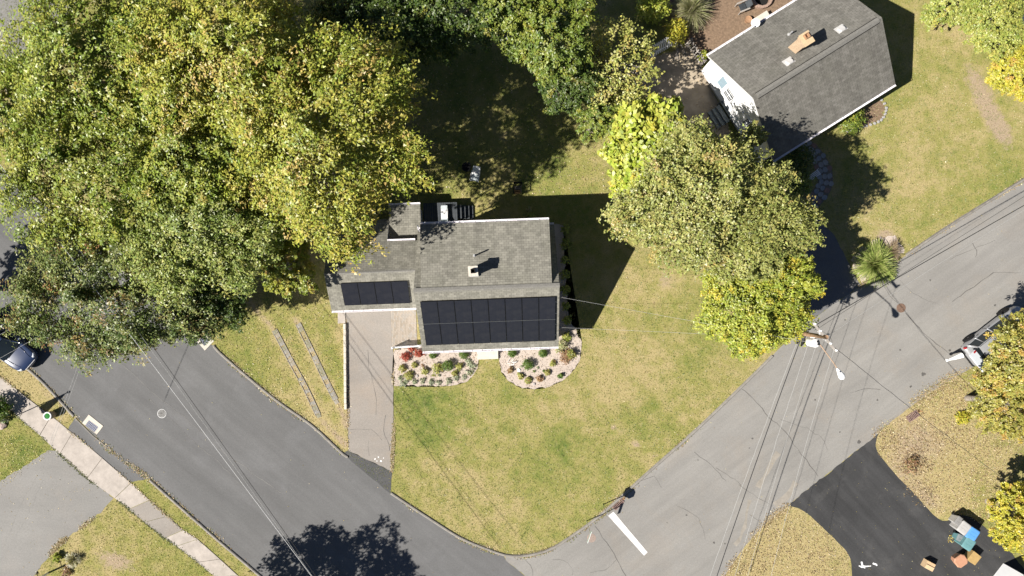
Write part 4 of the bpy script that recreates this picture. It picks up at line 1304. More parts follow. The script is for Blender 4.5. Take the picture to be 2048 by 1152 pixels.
def make_car(name, label, cat, px, py, rz, paint, kind='suv', tailgate=False, wb=2.74):
    car = empty(name, (*G(px, py, 0.0), 0.004), rz); tag(car, label, cat)
    k = wb / 2.74
    st_ = [(-2.28, .60, .45, .88), (-2.24, .80, .36, .98), (-2.0, .90, .30, 1.03), (-1.3, .935, .28, 1.03), (0, .94, .27, 1.00), (.72, .93, .27, .985), (1.05, .925, .28, .97), (1.55, .905, .29, .915), (1.95, .86, .30, .85), (2.18, .74, .32, .76), (2.29, .52, .36, .66), (2.31, .30, .38, .62)]
    rings = []
    for (x, w, zl, zb) in st_:
        h = [(w * .84, zl), (w * .97, zl + .08), (w, zl + .25), (w * .995, (zl + zb) / 2 + .1), (w * .965, zb - .05), (w * .88, zb), (w * .45, zb + .022), (0, zb + .034)]
        ring = [(x * k, y, z) for y, z in h] + [(x * k, -y, z) for y, z in h[-2::-1]]
        rings.append(ring)
    mb = MB(); loft(mb, rings)
    mb.face(rings[0]); mb.face(rings[-1][::-1])
    body = subsurf(mb.build('body', paint, car, smooth=True), 2)
    # cabin frame and roof
    xb, xr0, xr1, xf = -2.12 * k, -1.72 * k, 0.18 * k, 0.98 * k
    zb_, zr = 1.0, 1.66
    if kind == 'wagon': zr = 1.62
    rr2 = []
    for (x, w, z) in ((xr0 - .10, .58, zr - .035), (xr0 + .05, .625, zr), (xr0 + .6, .645, zr + .025), ((xr0 + xr1) / 2, .65, zr + .03), (xr1 - .25, .63, zr + .015), (xr1 + .02, .59, zr - .03)):
        rr2.append([(x, w, z - .055), (x, w * .97, z - .012), (x, w * .85, z + .006), (x, w * .45, z + .022), (x, 0, z + .028)] + [(x, -w * a, z + b) for a, b in ((.45, .022), (.85, .006), (.97, -.012), (1, -.055))])
    mb = MB(); loft(mb, rr2)
    roof_ = subsurf(mb.build('roof', paint, car, smooth=True), 1)
    mb = MB()
    if kind == 'suv':
        for s in (-1, 1): mb.tube([(xr0 + .1, s * .57, zr + .06), (xr0 + .2, s * .57, zr + .085), (xr1 - .3, s * .57, zr + .085), (xr1 - .2, s * .57, zr + .05)], .018, 8)
        mb.build('roof_rail', MT['chrome'], roof_)
        sr = MB(); sr.box(((xr0 + xr1) / 2 + .25, 0, zr + .035), (.75, .70, .012), bev=.004); sr.build('sunroof', MT['car_glass'], roof_)
    else:
        for s in (-1, 1): mb.tube([(xr0, s * .60, zr + .02), (xr1 - .1, s * .60, zr + .02)], .014, 8)
        mb.build('roof_rail', MT['black'], roof_)
    # pillars
    for s in (-1, 1):
        for p0, p1, rd in (((xf - .02, s * .80, zb_ - .03), (xr1 + .02, s * .60, zr - .04), .042), ((-.35 * k, s * .885, zb_ - .05), (-.42 * k, s * .635, zr - .03), .038),
                           ((xb + .14, s * .84, zb_ - .02), (xr0 - .06, s * .60, zr - .05), .075), ((-1.30 * k, s * .885, zb_ - .05), (-1.32 * k, s * .635, zr - .04), .03)):
            mb = MB(); mb.tube([p0, p1], rd, 8); mb.build('pillar', paint, car, smooth=True)
    mb = MB()                                              # windscreen, bowed
    loft(mb, [[(xf + .10 * (1 - (t / 4) ** 2) * (1 - j), t / 4 * (.80 - .2 * j), zb_ + .0 + (zr - .035 - zb_) * j) if j == 0 else (xf + (xr1 + .03 - xf) * j + .06 * (1 - (t / 4) ** 2), t / 4 * (.80 - .2 * j), zb_ + (zr - .03 - zb_) * j) for t in range(-4, 5)] for j in (0, .33, .66, 1)])
    ws = mb.build('windscreen', MT['car_glass'], car, smooth=True)
    mb = MB()
    for s in (-1, 1): mb.tube([(xf + .10, s * .35 - .1, zb_ + .01), (xf - .0, s * .35 + .25, zb_ + .10)], .010, 5)
    mb.build('wiper', MT['black'], car)
    mb = MB()
    for s in (-1, 1):
        q = [(xf - .08, s * .845, zb_ - .01), (-.33 * k, s * .875, zb_ - .01), (-.40 * k, s * .640, zr - .06), (xr1 - .02, s * .618, zr - .06)]
        mb.face(q if s > 0 else q[::-1])
        q = [(-.40 * k, s * .875, zb_ - .01), (-1.30 * k, s * .875, zb_ - .01), (-1.30 * k, s * .640, zr - .06), (-.46 * k, s * .640, zr - .06)]
        mb.face(q if s > 0 else q[::-1])
        q = [(-1.36 * k, s * .875, zb_ - .01), (xb + .18, s * .845, zb_ - .01), (xr0 - .02, s * .618, zr - .06), (-1.36 * k, s * .640, zr - .06)]
        mb.face(q if s > 0 else q[::-1])
    mb.build('side_window', MT['car_glass'], car)
    mb = MB()                                              # door seams and handles
    for s in (-1, 1):
        for x in (.80, -.38, -1.28):
            mb.box((x * k, s * .938, .68), (.012, .012, .50))
        for x in (-.15, -1.05): mb.box((x * k, s * .95, .86), (.18, .02, .025))
    mb.build('door_seam', MT['black'], car)
    # wheels
    for sx in (-1, 1):
        for s in (-1, 1):
            w = empty('wheel', (sx * wb / 2, s * .86, .34)); w.parent = car
            Mx = Matrix.Rotation(R(90), 3, 'X')
            mb = MB(); mb.lathe([(.20, -.11), (.30, -.115), (.335, -.09), (.345, 0), (.335, .09), (.30, .115), (.20, .11)], n=28, mat=Mx); mb.build('tyre', MT['black'], w, smooth=True)
            mb = MB(); mb.lathe([(.205, -.10), (.205, .10)], n=24, mat=Mx)
            for a in range(5):
                t = a * 2 * math.pi / 5
                mb.box((.10 * math.cos(t), s * .095, .10 * math.sin(t)), (.20, .02, .055), mat=Matrix.Rotation(-t, 3, 'Y'))
            mb.lathe([(.05, -.11), (.05, .11)], n=12, mat=Mx)
            mb.build('rim', MT['galv'], w)
    mb = MB()
    for sx in (-1, 1):
        for s in (-1, 1):
            mb.lathe([(.415, -.028), (.415, .012), (.33, .016)], (sx * wb / 2, s * .925, .35), 28, Matrix.Rotation(R(-90 * s), 3, 'X'))
    mb.build('wheel_arch', MT['black'], car)
    for s in (-1, 1):
        mb = MB(); mb.box((0, 0, 0), (.34, .17, .12), s * -.75, bev=.04); mb.build('headlight', MT['lamp_glass'], car, loc=(2.04 * k, s * .66, .75))
        mb = MB(); mb.box((0, 0, 0), (.16, .12, .26), bev=.03); mb.build('tail_light', MT['tail'], car, loc=(-2.18 * k, s * .80, .93))
        mb = MB(); mb.box((0, 0, 0), (.12, .20, .13), bev=.035); mb.build('mirror', paint, car, loc=(.78 * k, s * 1.02, 1.04))
    mb = MB(); mb.box((0, 0, 0), (.06, .85, .20), bev=.02)
    for z in (-.05, .0, .05): mb.box((.032, 0, z), (.01, .78, .014))
    gr = mb.build('grille', MT['black'], car, loc=(2.27 * k, 0, .60))
    mb = MB(); mb.box((0.03, 0, .085), (.03, .92, .02)); mb.build('grille_trim', MT['chrome'], gr)
    mb = MB()                                              # bonnet creases
    for s in (-1, 1):
        mb.tube([(1.0 * k, s * .62, .985), (1.5 * k, s * .56, .945), (2.0 * k, s * .46, .845)], .022, 6)
    mb.build('bonnet_crease', paint, car, smooth=True)
    mb = MB(); mb.box((0, 0, 0), (.10, 1.5, .20), bev=.04); mb.build('bumper', MT['black'] if kind == 'wagon' else paint, car, loc=(-2.28 * k, 0, .46))
    if tailgate:
        tg = empty('tailgate', (xr0 - .12, 0, zr + .01)); tg.parent = car
        Mx = Matrix.Rotation(R(14), 3, 'Y')
        mb = MB(); mb.box(Mx @ Vector((-.62, 0, .03)), (.62, 1.42, .07), mat=Mx, bev=.03); mb.build('panel', MT['car_white'], tg)
        mb = MB(); mb.box(Mx @ Vector((-.17, 0, .025)), (.30, 1.20, .05), mat=Mx, bev=.02); mb.build('rear_window', MT['car_glass'], tg)
        mb = MB()
        for s in (-1, 1): mb.box(Mx @ Vector((-.46, s * .62, .07)), (.20, .12, .03), mat=Mx)
        mb.build('tail_light', MT['tail'], tg)
        mb = MB()
        for s in (-1, 1): mb.tube([(-.30, s * .6, -.05), (-.02, s * .66, -.55)], .012, 6)
        mb.build('gas_strut', MT['black'], tg)
        mb = MB(); mb.box((-1.75 * k, 0, 1.0), (.7, 1.25, .03)); mb.build('boot_floor', MT['black'], car)
    else:
        mb = MB(); q = [(xb, -.74, zb_ + .02), (xb, .74, zb_ + .02), (xr0 - .11, .56, zr - .05), (xr0 - .11, -.56, zr - .05)]
        mb.face(q[::-1]); mb.build('rear_window', MT['car_glass'], car)
    return car


make_car('parked_car', 'dark navy SUV parked at the left kerb, cut by the left edge', 'car', 23, 683, math.atan2(-.655, .755), MT['car_blue'], 'suv')
sv = make_car('parked_car', 'silver wagon with raised tailgate, half under the right-hand tree', 'car', 1981, 670, math.atan2(.618, .786), MT['car_silver'], 'wagon', True, 2.92)
# pale tapered bundle lying out of the boot
bx = empty('rolled_sheet', (*G(1908, 716, .9), .86), math.atan2(-.35, -.93)); tag(bx, 'white tapered roll sticking out of the open boot of the silver wagon', 'roll')
mb = MB(); mb.tube([(-.55, 0, .12), (-.1, 0, .06), (.30, 0, 0), (.42, 0, -.02)], [.17, .14, .075, .06], 10); mb.build('cloth', MT['white'], bx, smooth=True)
mb = MB(); mb.tube([(.42, 0, -.02), (.50, 0, -.03)], [.10, .10], 10); mb.build('end_cap', MT['white'], bx)

# ------------------------------------------------------------------ utility pole with its fittings
PB = Vector((*G(1540, 657), 0))
PH = 8.6
pole = empty('utility_pole', PB); tag(pole, 'wooden utility pole with white transformer and street lamp at the corner of the green tree', 'utility pole')
mb = MB(); mb.tube([(0, 0, -.2), (0, 0, 3.2), (.01, 0, 6.0), (.02, .01, PH)], [.165, .15, .135, .115], 14); mb.build('pole', MT['wood_brown'], pole, smooth=True)
rel = lambda px, py, h: Vector((*G(px, py, h), h)) - PB
mb = MB(); a = rel(1607, 653, 7.4); b_ = rel(1668, 690, 7.9)
ca = Vector((.50, -.62, 0)).normalized()
mb.box((0.05, .0, PH - .35), (2.1, .10, .12), math.atan2(ca.y, ca.x)); xa = mb.build('crossarm', MT['wood_grey'], pole)
for t in (-.95, -.45, .45, .95):
    p = ca * t + Vector((.05, 0, PH - .29))
    mb = MB(); mb.lathe([(.02, 0), (.02, .06), (.065, .07), (.05, .10), (.065, .12), (.045, .16), (.055, .18), (.03, .22), (0, .225)], p, 12); mb.build('insulator', MT['white'], xa)
mb = MB()
for s in (-1, 1): mb.tube([Vector((.05, 0, PH - .38)) + ca * s * .6, (0.02, 0, PH - .95)], .016, 6)
mb.build('brace', MT['galv'], xa)
mb = MB(); mb.lathe([(.03, -.02), (.22, 0), (.255, .03), (.26, .40), (.26, .80), (.235, .86), (.12, .92), (0, .94)], (0, 0, 0), 22)
mb.box((.0, .27, .45), (.10, .12, .5))
tr_ = mb.build('transformer', MT['white'], pole, smooth=False, loc=(0.02, -.43, 6.35))
mb = MB()
for t in (-.5, .9): mb.lathe([(.04, 0), (.07, .04), (.04, .08), (.07, .12), (.04, .18), (.03, .24)], (.12 * math.cos(t), .12 * math.sin(t), .90), 10)
mb.build('bushing', MT['black'], tr_)
h0 = rel(1676, 740, 7.5); h1 = rel(1686, 756, 7.5)
mb = MB(); mb.tube([(.05, -.1, 6.9), h0 * .35 + Vector((0, 0, 7.15)) * 1 - Vector((0, 0, h0.z * .35)), Vector((h0.x * .8, h0.y * .8, 7.48)), h0], [.035, .033, .03, .028], 8); mb.build('lamp_arm', mk('rusty_arm', (.36, .25, .17), .7, .2, 8), pole)
lh = MB(); ld = (h1 - h0); ld.z = 0; ld.normalize(); la = math.atan2(ld.y, ld.x)
loft(lh, [[(x, w * math.cos(t), z0 + hh * math.sin(t)) for t in np.linspace(0, 2 * math.pi, 13)[:-1]] for (x, w, hh, z0) in ((-.12, .05, .04, 0), (0, .09, .07, 0), (.22, .16, .10, -.01), (.42, .20, .11, -.02), (.56, .17, .09, -.03), (.63, .06, .04, -.03))], True)
ho = lh.build('lamp_head', MT['white'], pole, smooth=True, loc=h0, rotz=la)
mb = MB(); mb.lathe([(.035, 0), (.035, .05), (0, .06)], (.12, 0, .08), 10); mb.build('photocell', MT['black'], ho)
mb = MB(); mb.lathe([(.15, 0), (.12, -.07), (0, -.1)], (.40, 0, -.09), 14); mb.build('lens', MT['lamp_glass'], ho)
# fuse cutouts and brackets near the top
mb = MB()
for (dx, dy, z) in ((.25, -.1, 7.8), (.38, -.22, 7.75), (-.12, .28, 7.9), (.30, .15, 8.1)):
    mb.tube([(0, 0, z), (dx, dy, z + .05)], .02, 6); mb.lathe([(.03, -.12), (.055, -.06), (.035, 0), (.055, .06), (.03, .14)], (dx, dy, z + .05), 10)
mb.build('fuse_cutout', MT['white'], pole)
for (dx, dy, z) in ((-.18, -.22, 5.35), (-.05, -.34, 5.65)):
    mb = MB(); mb.tube([(dx + .12, dy + .35, z), (dx - .02, dy - .05, z), (dx - .14, dy - .40, z - .01)], [.05, .10, .05], 10); mb.build('splice_case', MT['wire_dark'], pole, smooth=True)


def wire(label, a, b, sag, r, mat, name='power_line', group=None, wob=0.0, tmax=1.0):
    a = Vector(a); b = Vector(b); n = 40
    rng = random.Random(int(abs(a.x * 31 + b.y * 17 + a.z * 5)))
    pts = []
    for i in range(n + 1):
        t = i / n * tmax
        p = a.lerp(b, t); p.z -= sag * 4 * t * (1 - t)
        if wob: p += Vector((rng.uniform(-wob, wob), rng.uniform(-wob, wob), 0))
        pts.append(p)
    mb = MB(); mb.tube(pts, r, 5)
    o = mb.build(name, mat)
    return tag(o, label, 'cable', group)


pz = lambda px, py, h: Vector((*G(px, py, h), h))
wd_, wp_ = MT['wire_dark'], MT['wire_pale']
wire('thick black telephone cable running from the utility pole towards the bottom edge', PB + Vector((-.12, -.2, 5.5)), pz(1385, 1300, 5.6), .25, .024, wd_)
wire('black telephone cable lashed with pale wire, leftmost line over the grey road', PB + Vector((-.2, -.25, 5.3)), pz(1368, 1300, 5.3), .25, .010, wp_, wob=.012)
wire('pale cable next to the black telephone cable over the stop line road', PB + Vector((.02, -.4, 6.3)), pz(1427, 1300, 6.4), .3, .009, wp_, wob=.02)
wire('thin bare wire from the transformer to the bottom edge, fourth of the road lines', PB + Vector((.1, -.5, 7.1)), pz(1456, 1300, 7.2), .3, .007, wp_)
wire('high thin wire from the crossarm end towards the bottom edge', PB + Vector((.53, -.60, 8.45)), pz(1500, 1330, 8.3), .4, .007, wp_)
wire('black telephone cable running from the utility pole to the upper right', PB + Vector((.05, .15, 5.6)), pz(2440, 190, 5.7), .25, .024, wd_)
wire('thin dashed-looking wire from the pole top to the upper right edge', PB + Vector((.40, .05, 7.9)), pz(2400, 203, 7.8), .35, .007, wp_)
wire('dark wire beside the pole top line, running to the upper right', PB + Vector((-.4, .5, 8.5)), pz(2440, 150, 8.4), .35, .010, wd_)
wire('dark twisted drop wire from the pole to the white building at the lower right', PB + Vector((.5, -.3, 7.6)), pz(2010, 960, 4.2), .35, .014, wd_, wob=.018)
wire('pale drop wire ending at the upper right gable of the solar house', PB + Vector((-.02, -.45, 6.6)), Vector((*G(1119, 594, 5.0), 5.0)), .35, .007, wp_)
wire('pale drop wire ending low on the right gable of the solar house', PB + Vector((-.1, -.3, 5.4)), Vector((*G(1119, 655, 3.4), 3.4)), .3, .007, wp_)
wire('bright bare power line crossing the left road down to the bottom edge', pz(-160, 122, 8.6), pz(740, 1310, 8.6), .25, .013, MT['wire_bright'])
wire('dark power line right of the bright one on the left road', pz(-120, 105, 7.6), pz(742, 1310, 7.6), .25, .014, wd_)
wire('grey power line between the bright and the dark one on the left road', pz(-125, 107, 7.9), pz(735, 1310, 7.9), .2, .008, wp_, wob=.02)
wire('thin pale drop wire over the flag shadow, left of its twin', pz(214, 560, 5.6), pz(98, 890, 4.9), .1, .008, wp_)
wire('thin pale drop wire over the flag shadow, right of its twin', pz(222, 560, 5.5), pz(100, 898, 4.8), .1, .008, wp_)
wire('pale wire crossing above the navy SUV, nearest the top', pz(-60, 688, 5.0), pz(130, 574, 5.2), .05, .011, MT['wire_bright'])
wire('thin wire crossing above the navy SUV roof, middle of three', pz(-60, 700, 4.6), pz(120, 606, 4.8), .05, .007, wp_)
wire('thin wire crossing above the navy SUV bonnet, lowest of three', pz(-10, 722, 4.2), pz(130, 642, 4.4), .05, .007, wp_)

# ------------------------------------------------------------------ street signs
def text_mesh(s, size, name):
    cu = bpy.data.curves.new(name, 'FONT'); cu.body = s; cu.size = size; cu.align_x = 'CENTER'; cu.align_y = 'CENTER'; cu.extrude = .002
    o = bpy.data.objects.new(name, cu); COL.objects.link(o)
    dg = bpy.context.evaluated_depsgraph_get(); dg.update()
    me = bpy.data.meshes.new_from_object(o.evaluated_get(dg)); bpy.data.objects.remove(o)
    return me


ss = empty('stop_sign', (*G(1206, 1009), 0), math.atan2(.50, .866) - R(8)); tag(ss, 'octagonal stop sign on a thin post at the kerb by the stop line', 'stop sign')
mb = MB(); mb.box((0, 0, 1.1), (.035, .06, 2.24)); 
for k in range(14): mb.box((.019, 0, .15 + k * .15), (.004, .02, .02))
mb.build('post', MT['galv'], ss)
octp = [(.40 * math.cos(R(22.5 + 45 * i)), .40 * math.sin(R(22.5 + 45 * i))) for i in range(8)]
mb = MB(); mb.faces([(.034, y, 1.85 + z) for y, z in octp] + [(.037, y, 1.85 + z) for y, z in octp], [tuple(range(7, -1, -1)), tuple(range(8, 16))] + [(i, (i + 1) % 8, 8 + (i + 1) % 8, 8 + i) for i in range(8)])
pl = mb.build('plate', MT['sign_alu'], ss)
mb = MB(); mb.face([(.0395, y * .965, 1.85 + z * .965) for y, z in octp]); mb.build('border', MT['white'], pl)
mb = MB(); mb.face([(.0415, y * .92, 1.85 + z * .92) for y, z in octp]); mb.build('face', MT['sign_red'], pl)
tm = text_mesh('STOP', .27, 'lettering'); tm.materials.clear(); tm.materials.append(MT['white'])
lo_ = link('lettering', tm, pl, (.0435, 0, 1.85)); lo_.rotation_euler = (R(90), 0, R(90))
sn = empty('street_name_sign', (*G(1173, 1042), 0), math.atan2(-.94, -.33)); tag(sn, 'street-name blade on a tall thin post, standing lower left of the stop sign', 'street sign')
mb = MB(); mb.tube([(0, 0, 0), (0, 0, 2.45)], .028, 10); mb.build('post', MT['galv'], sn)
mb = MB(); mb.box((.22, 0, 2.50), (.78, .018, .19), bev=.006); bl = mb.build('blade', MT['sign_green'], sn)
mb = MB()
for z in (2.41, 2.592): mb.box((.22, 0, z), (.785, .026, .014))
mb.build('blade_edge', MT['white'], bl)

# ------------------------------------------------------------------ left corner: barrel, flag, post, rock
br_ = empty('barrel_planter', (*G(95, 832, .6), 0)); tag(br_, 'tan barrel with white rim and green top on the footpath verge', 'barrel')
mb = MB(); mb.lathe([(.23, 0), (.26, .15), (.265, .35), (.25, .60)], n=28); mb.build('barrel', MT['barrel'], br_, smooth=True)
mb = MB(); mb.lathe([(.265, .585), (.282, .60), (.275, .635), (.20, .635), (.195, .60)], n=30); mb.build('rim', MT['white'], br_, smooth=True)
mb = MB(); mb.lathe([(.20, .58), (.20, .60), (.10, .63), (0, .64)], n=24); mb.build('green_top', MT['turf'], br_)
fp = empty('flagpole', (*G(18, 838), 0)); tag(fp, 'flagpole with drooping furled flag at the left edge, casting a long shadow on the footpath', 'flagpole')
mb = MB(); mb.tube([(0, 0, 0), (0, 0, 4.15)], [.035, .026], 10); mb.build('pole', MT['wood_grey'], fp)
mb = MB(); mb.lathe([(0, 4.12), (.07, 4.17), (.09, 4.23), (.07, 4.29), (0, 4.33)], n=14); mb.build('finial', MT['chrome'], fp)
mb = MB(); rg = []
for i in range(9):
    t = i / 8; z = 3.95 - 1.55 * t
    w = .03 + .50 * t ** .8
    rg.append([(.02 + .10 * t + .05 * math.sin(k * 1.9 + i) * t + w * .35 * math.cos(k * math.pi / 6), -.06 * t - w * .5 + w * .62 * math.sin(k * math.pi / 6) , z - .18 * t * (1 + math.sin(k * math.pi / 6)) * .5) for k in range(12)])
loft(mb, rg, True); mb.face(rg[-1]); mb.build('flag', MT['flag'], fp, smooth=True)
wp = empty('white_post', (*G(96, 1146), 0), R(24)); tag(wp, 'short white square post at the lower left driveway edge', 'post')
mb = MB(); mb.box((0, 0, .58), (.12, .12, 1.16), bev=.01); mb.build('post', MT['white'], wp)
mb = MB(); mb.box((0, 0, 1.18), (.16, .16, .04)); mb.lathe([(.1, 1.20), (0, 1.28)], n=4); mb.build('cap', MT['white'], wp)
mb = MB(); mb.tube([(0, 0, .95), (.05, .42, 1.0)], .02, 6); mb.box((.05, .40, .88), (.02, .16, .14)); mb.build('bracket', MT['black'], wp)


def rock(px, py, r, mat, label, seed, sq=.6):
    rng = random.Random(seed)
    bm = bmesh.new(); bmesh.ops.create_icosphere(bm, subdivisions=2, radius=r)
    for v in bm.verts:
        f = 1 + rng.uniform(-.16, .16); v.co = Vector((v.co.x * f * 1.15, v.co.y * f, v.co.z * f * sq))
    me = bpy.data.meshes.new('rock'); bm.to_mesh(me); bm.free(); me.materials.append(mat)
    return tag(link('rock', me, None, (*G(px, py), r * sq * .5), rng.uniform(0, 3)), label, 'rock')
rock(4, 851, .30, MT['rock_pink'], 'pinkish boulder at the left edge beside the sunny lawn', 1)
rock(834, 752, .10, MT['rock'], 'small pale stone in the left planting bed', 2)
rock(1038, 740, .11, MT['white'], 'white stone left of the largest round bush in the right bed', 3)
rock(1124, 703, .09, MT['white'], 'white stone below the house corner in the right bed', 4)
rock(1068, 768, .10, MT['rock'], 'pale stone at the front rim of the right bed', 5)
rock(821, 710, .08, MT['white'], 'white stone between the two red bushes', 6)

# ------------------------------------------------------------------ rubbish bins and boxes on the black driveway
def wheelie(px, py, rz, h, mat, lidmat, label, lid_open=False, w=.62, d=.72):
    t = empty('wheelie_bin', (*G(px, py), .009), rz); tag(t, label, 'bin')
    mb = MB()
    loft(mb, [[(sx * (w / 2) * k, sy * (d / 2) * k + oy, z) for (sx, sy) in ((-1, -.85), (-.85, -1), (.85, -1), (1, -.85), (1, .85), (.85, 1), (-.85, 1), (-1, .85))] for (z, k, oy) in ((.02, .74, .03), (.05, .78, .03), (h - .12, .97, 0), (h - .10, 1.02, 0), (h - .02, 1.02, 0))], True)
    mb.face([(sx * w / 2 * .74, sy * d / 2 * .74 + .03, .02) for (sx, sy) in ((1, 1), (1, -1), (-1, -1), (-1, 1))])
    mb.build('body', mat, t)
    if not lid_open:
        mb = MB()
        loft(mb, [[(sx * (w / 2) * k, sy * (d / 2) * k, z) for (sx, sy) in ((-1, -.85), (-.85, -1), (.85, -1), (1, -.85), (1, .85), (.85, 1), (-.85, 1), (-1, .85))] for (z, k) in ((h - .03, 1.05), (h + .01, 1.07), (h + .03, 1.02), (h + .045, .86), (h + .05, .6))], True)
        mb.face([(sx * w / 2 * .6, sy * d / 2 * .6, h + .05) for (sx, sy) in ((-1, -.85), (-.85, -1), (.85, -1), (1, -.85), (1, .85), (.85, 1), (-.85, 1), (-1, .85))])
        l = mb.build('lid', lidmat, t)
        mb = MB(); mb.box((0, .1, h + .053), (w * .6, .03, .012)); mb.box((0, -.1, h + .053), (w * .6, .03, .012)); mb.build('lid_rib', lidmat, l)
    else:
        mb = MB(); mb.box((0, -d / 2 - .26, h - .30), (w * 1.02, .05, .72), mat=Matrix.Rotation(R(-22), 3, 'X'), bev=.02); mb.build('lid', lidmat, t)
        mb = MB(); mb.face([(sx * w * .46, sy * d * .46, h - .15) for (sx, sy) in ((-1, -1), (1, -1), (1, 1), (-1, 1))]); mb.build('rubbish', MT['bin_dark'], t)
    mb = MB(); mb.tube([(-w * .42, -d / 2 - .07, h - .06), (w * .42, -d / 2 - .07, h - .06)], .018, 8); mb.build('handle', MT['black'], t)
    for s in (-1, 1):
        mb = MB(); mb.lathe([(.09, -.03), (.10, 0), (.09, .03)], (s * w * .44, -d / 2 + .02, .10), 14, Matrix.Rotation(R(90), 3, 'Y')); mb.build('wheel', MT['black'], t)
    return t
br0 = R(143)
wheelie(1905, 1036, br0, .78, MT['bin_grey'], MT['bin_dark'], 'dark grey lidded bin, topmost in the row at the driveway edge', False, .60, .56)
wheelie(1909, 1046, br0, 1.0, MT['bin_grey'], MT['bin_grey'], 'pale grey bin between the dark grey bin and the blue one', False, .66, .76)
wheelie(1926, 1058, br0 + R(4), 1.0, MT['bin_blue'], MT['bin_blue'], 'bright blue lidded bin in the row by the driveway', False, .66, .76)
wheelie(1918, 1077, br0 + R(3), 1.0, MT['bin_green'], MT['bin_green'], 'teal green bin below the blue one', False, .66, .76)
wheelie(1910, 1070, br0 + R(12), .62, MT['bin_green'], MT['steps'], 'low dark teal tub beside the teal green bin', False, .52, .44)


def carton(px, py, rz, sx, sy, sz, mat, label, flap=True, name='cardboard_box'):
    t = empty(name, (*G(px, py), .010), rz); tag(t, label, 'box')
    mb = MB(); w_ = .012
    for s in (-1, 1): mb.box((s * (sx / 2 - w_ / 2), 0, sz / 2), (w_, sy, sz)); mb.box((0, s * (sy / 2 - w_ / 2), sz / 2 + .001), (sx - 2 * w_, w_, sz - .002))
    mb.box((0, 0, .01), (sx - .03, sy - .03, .015)); mb.build('walls', mat, t)
    mb = MB()
    if flap:
        mb.box((0, sy * .27, sz - .02), (sx - .03, sy * .42, .012), mat=Matrix.Rotation(R(-6), 3, 'X')); mb.box((0, -sy * .22, sz + .03), (sx - .02, sy * .52, .012), mat=Matrix.Rotation(R(5), 3, 'X'))
        mb.build('flap', mat, t)
        mb = MB(); mb.box((0, -sy / 2 - .002, sz * .6), (sx * .3, .006, .06)); mb.build('hand_slot', MT['hole'], t)
    else:
        mb.box((0, 0, sz), (sx * 1.03, sy * 1.03, .03), bev=.012); mb.build('lid', mat, t)
    return t
carton(1852, 1127, R(-28), .62, .52, .45, MT['card'], 'lone closed cardboard box on the black driveway, bottom right')
carton(1938, 1110, R(-38), .64, .70, .55, MT['card_dark'], 'dark golden brown box beside the white building', False, 'storage_box')
t = empty('plastic_tub', (*G(1912, 1116), .01), R(35)); tag(t, 'terracotta coloured rounded tub beside the brown box', 'tub')
mb = MB(); oct_ = lambda k, z: [(.40 * k * sx, .36 * k * sy, z) for (sx, sy) in ((-1, -.55), (-.6, -1), (.6, -1), (1, -.55), (1, .55), (.6, 1), (-.6, 1), (-1, .55))]
loft(mb, [oct_(.82, 0), oct_(.9, .2), oct_(1, .50)], True); mb.face(oct_(.82, 0)[::-1]); mb.build('body', MT['terra'], t)
mb = MB(); loft(mb, [oct_(1.05, .48), oct_(1.06, .53), oct_(.95, .57)], True); mb.face(oct_(.95, .57)); mb.build('lid', MT['terra'], t)
# chalky smears of paint on the sealed driveway
mb = MB(); k = 90
for pts in ([(1717, 1132), (1724, 1134), (1730, 1136)], [(1723, 1124), (1732, 1130), (1742, 1132)], [(1746, 1127), (1753, 1132)]):
    k += 1; crack(mb, pts, .05, k, .0125)
o = mb.build('paint_spill', MT['white']); o['kind'] = 'stuff'
mb = MB()
for px, py, r in ((750, 918, .08), (757, 914, .06), (762, 922, .09), (754, 922, .05), (767, 916, .05)):
    x, y = G(px, py); mb.face([(x + r * rngs.uniform(.4, 1) * math.cos(t), y + r * rngs.uniform(.4, 1) * math.sin(t), .0145) for t in np.linspace(0, 6.28, 11)[:-1]])
o = mb.build('paint_spill', MT['white']); o['kind'] = 'stuff'

# ------------------------------------------------------------------ back yard furniture
fpit = empty('fire_pit', (*G(933, 334, .3), 0)); tag(fpit, 'round black fire pit bowl on the shaded back lawn', 'fire pit')
mb = MB(); mb.lathe([(.10, .10), (.24, .16), (.30, .30), (.33, .32), (.33, .34), (.27, .33), (.20, .20), (0, .16)], n=28); mb.build('bowl', MT['black'], fpit, smooth=True)
for k in range(3):
    mb = MB(); a = k * 2.094; mb.tube([(.26 * math.cos(a), .26 * math.sin(a), 0), (.2 * math.cos(a), .2 * math.sin(a), .2)], .015, 6); mb.build('leg', MT['black'], fpit)
lc = empty('folding_chair', (*G(950, 355, .4), 0), R(-102)); tag(lc, 'pale grey reclining folding chair beside the black fire pit', 'chair')
mb = MB(); mb.box((.0, 0, .36), (.50, .50, .025), mat=Matrix.Rotation(R(8), 3, 'Y')); mb.build('seat', MT['chair_fab'], lc)
mb = MB(); mb.box((-.46, 0, .58), (.62, .50, .025), mat=Matrix.Rotation(R(38), 3, 'Y')); mb.build('backrest', MT['white'], lc)
for s in (-1, 1):
    mb = MB(); mb.tube([(.28, s * .26, .36), (-.1, s * .27, 0)], .014, 6); mb.build('leg', MT['galv'], lc)
    mb = MB(); mb.tube([(-.3, s * .27, .40), (.24, s * .27, 0)], .014, 6); mb.build('leg', MT['galv'], lc)
    mb = MB(); mb.tube([(.24, s * .29, .55), (-.42, s * .29, .60)], .022, 6); mb.build('armrest', MT['galv'], lc)
fr_ = empty('firewood_rack', (*G(1035, 376, .4), 0), R(-2)); tag(fr_, 'dark firewood rack holding a few logs on the back lawn edge', 'rack')
mb = MB()
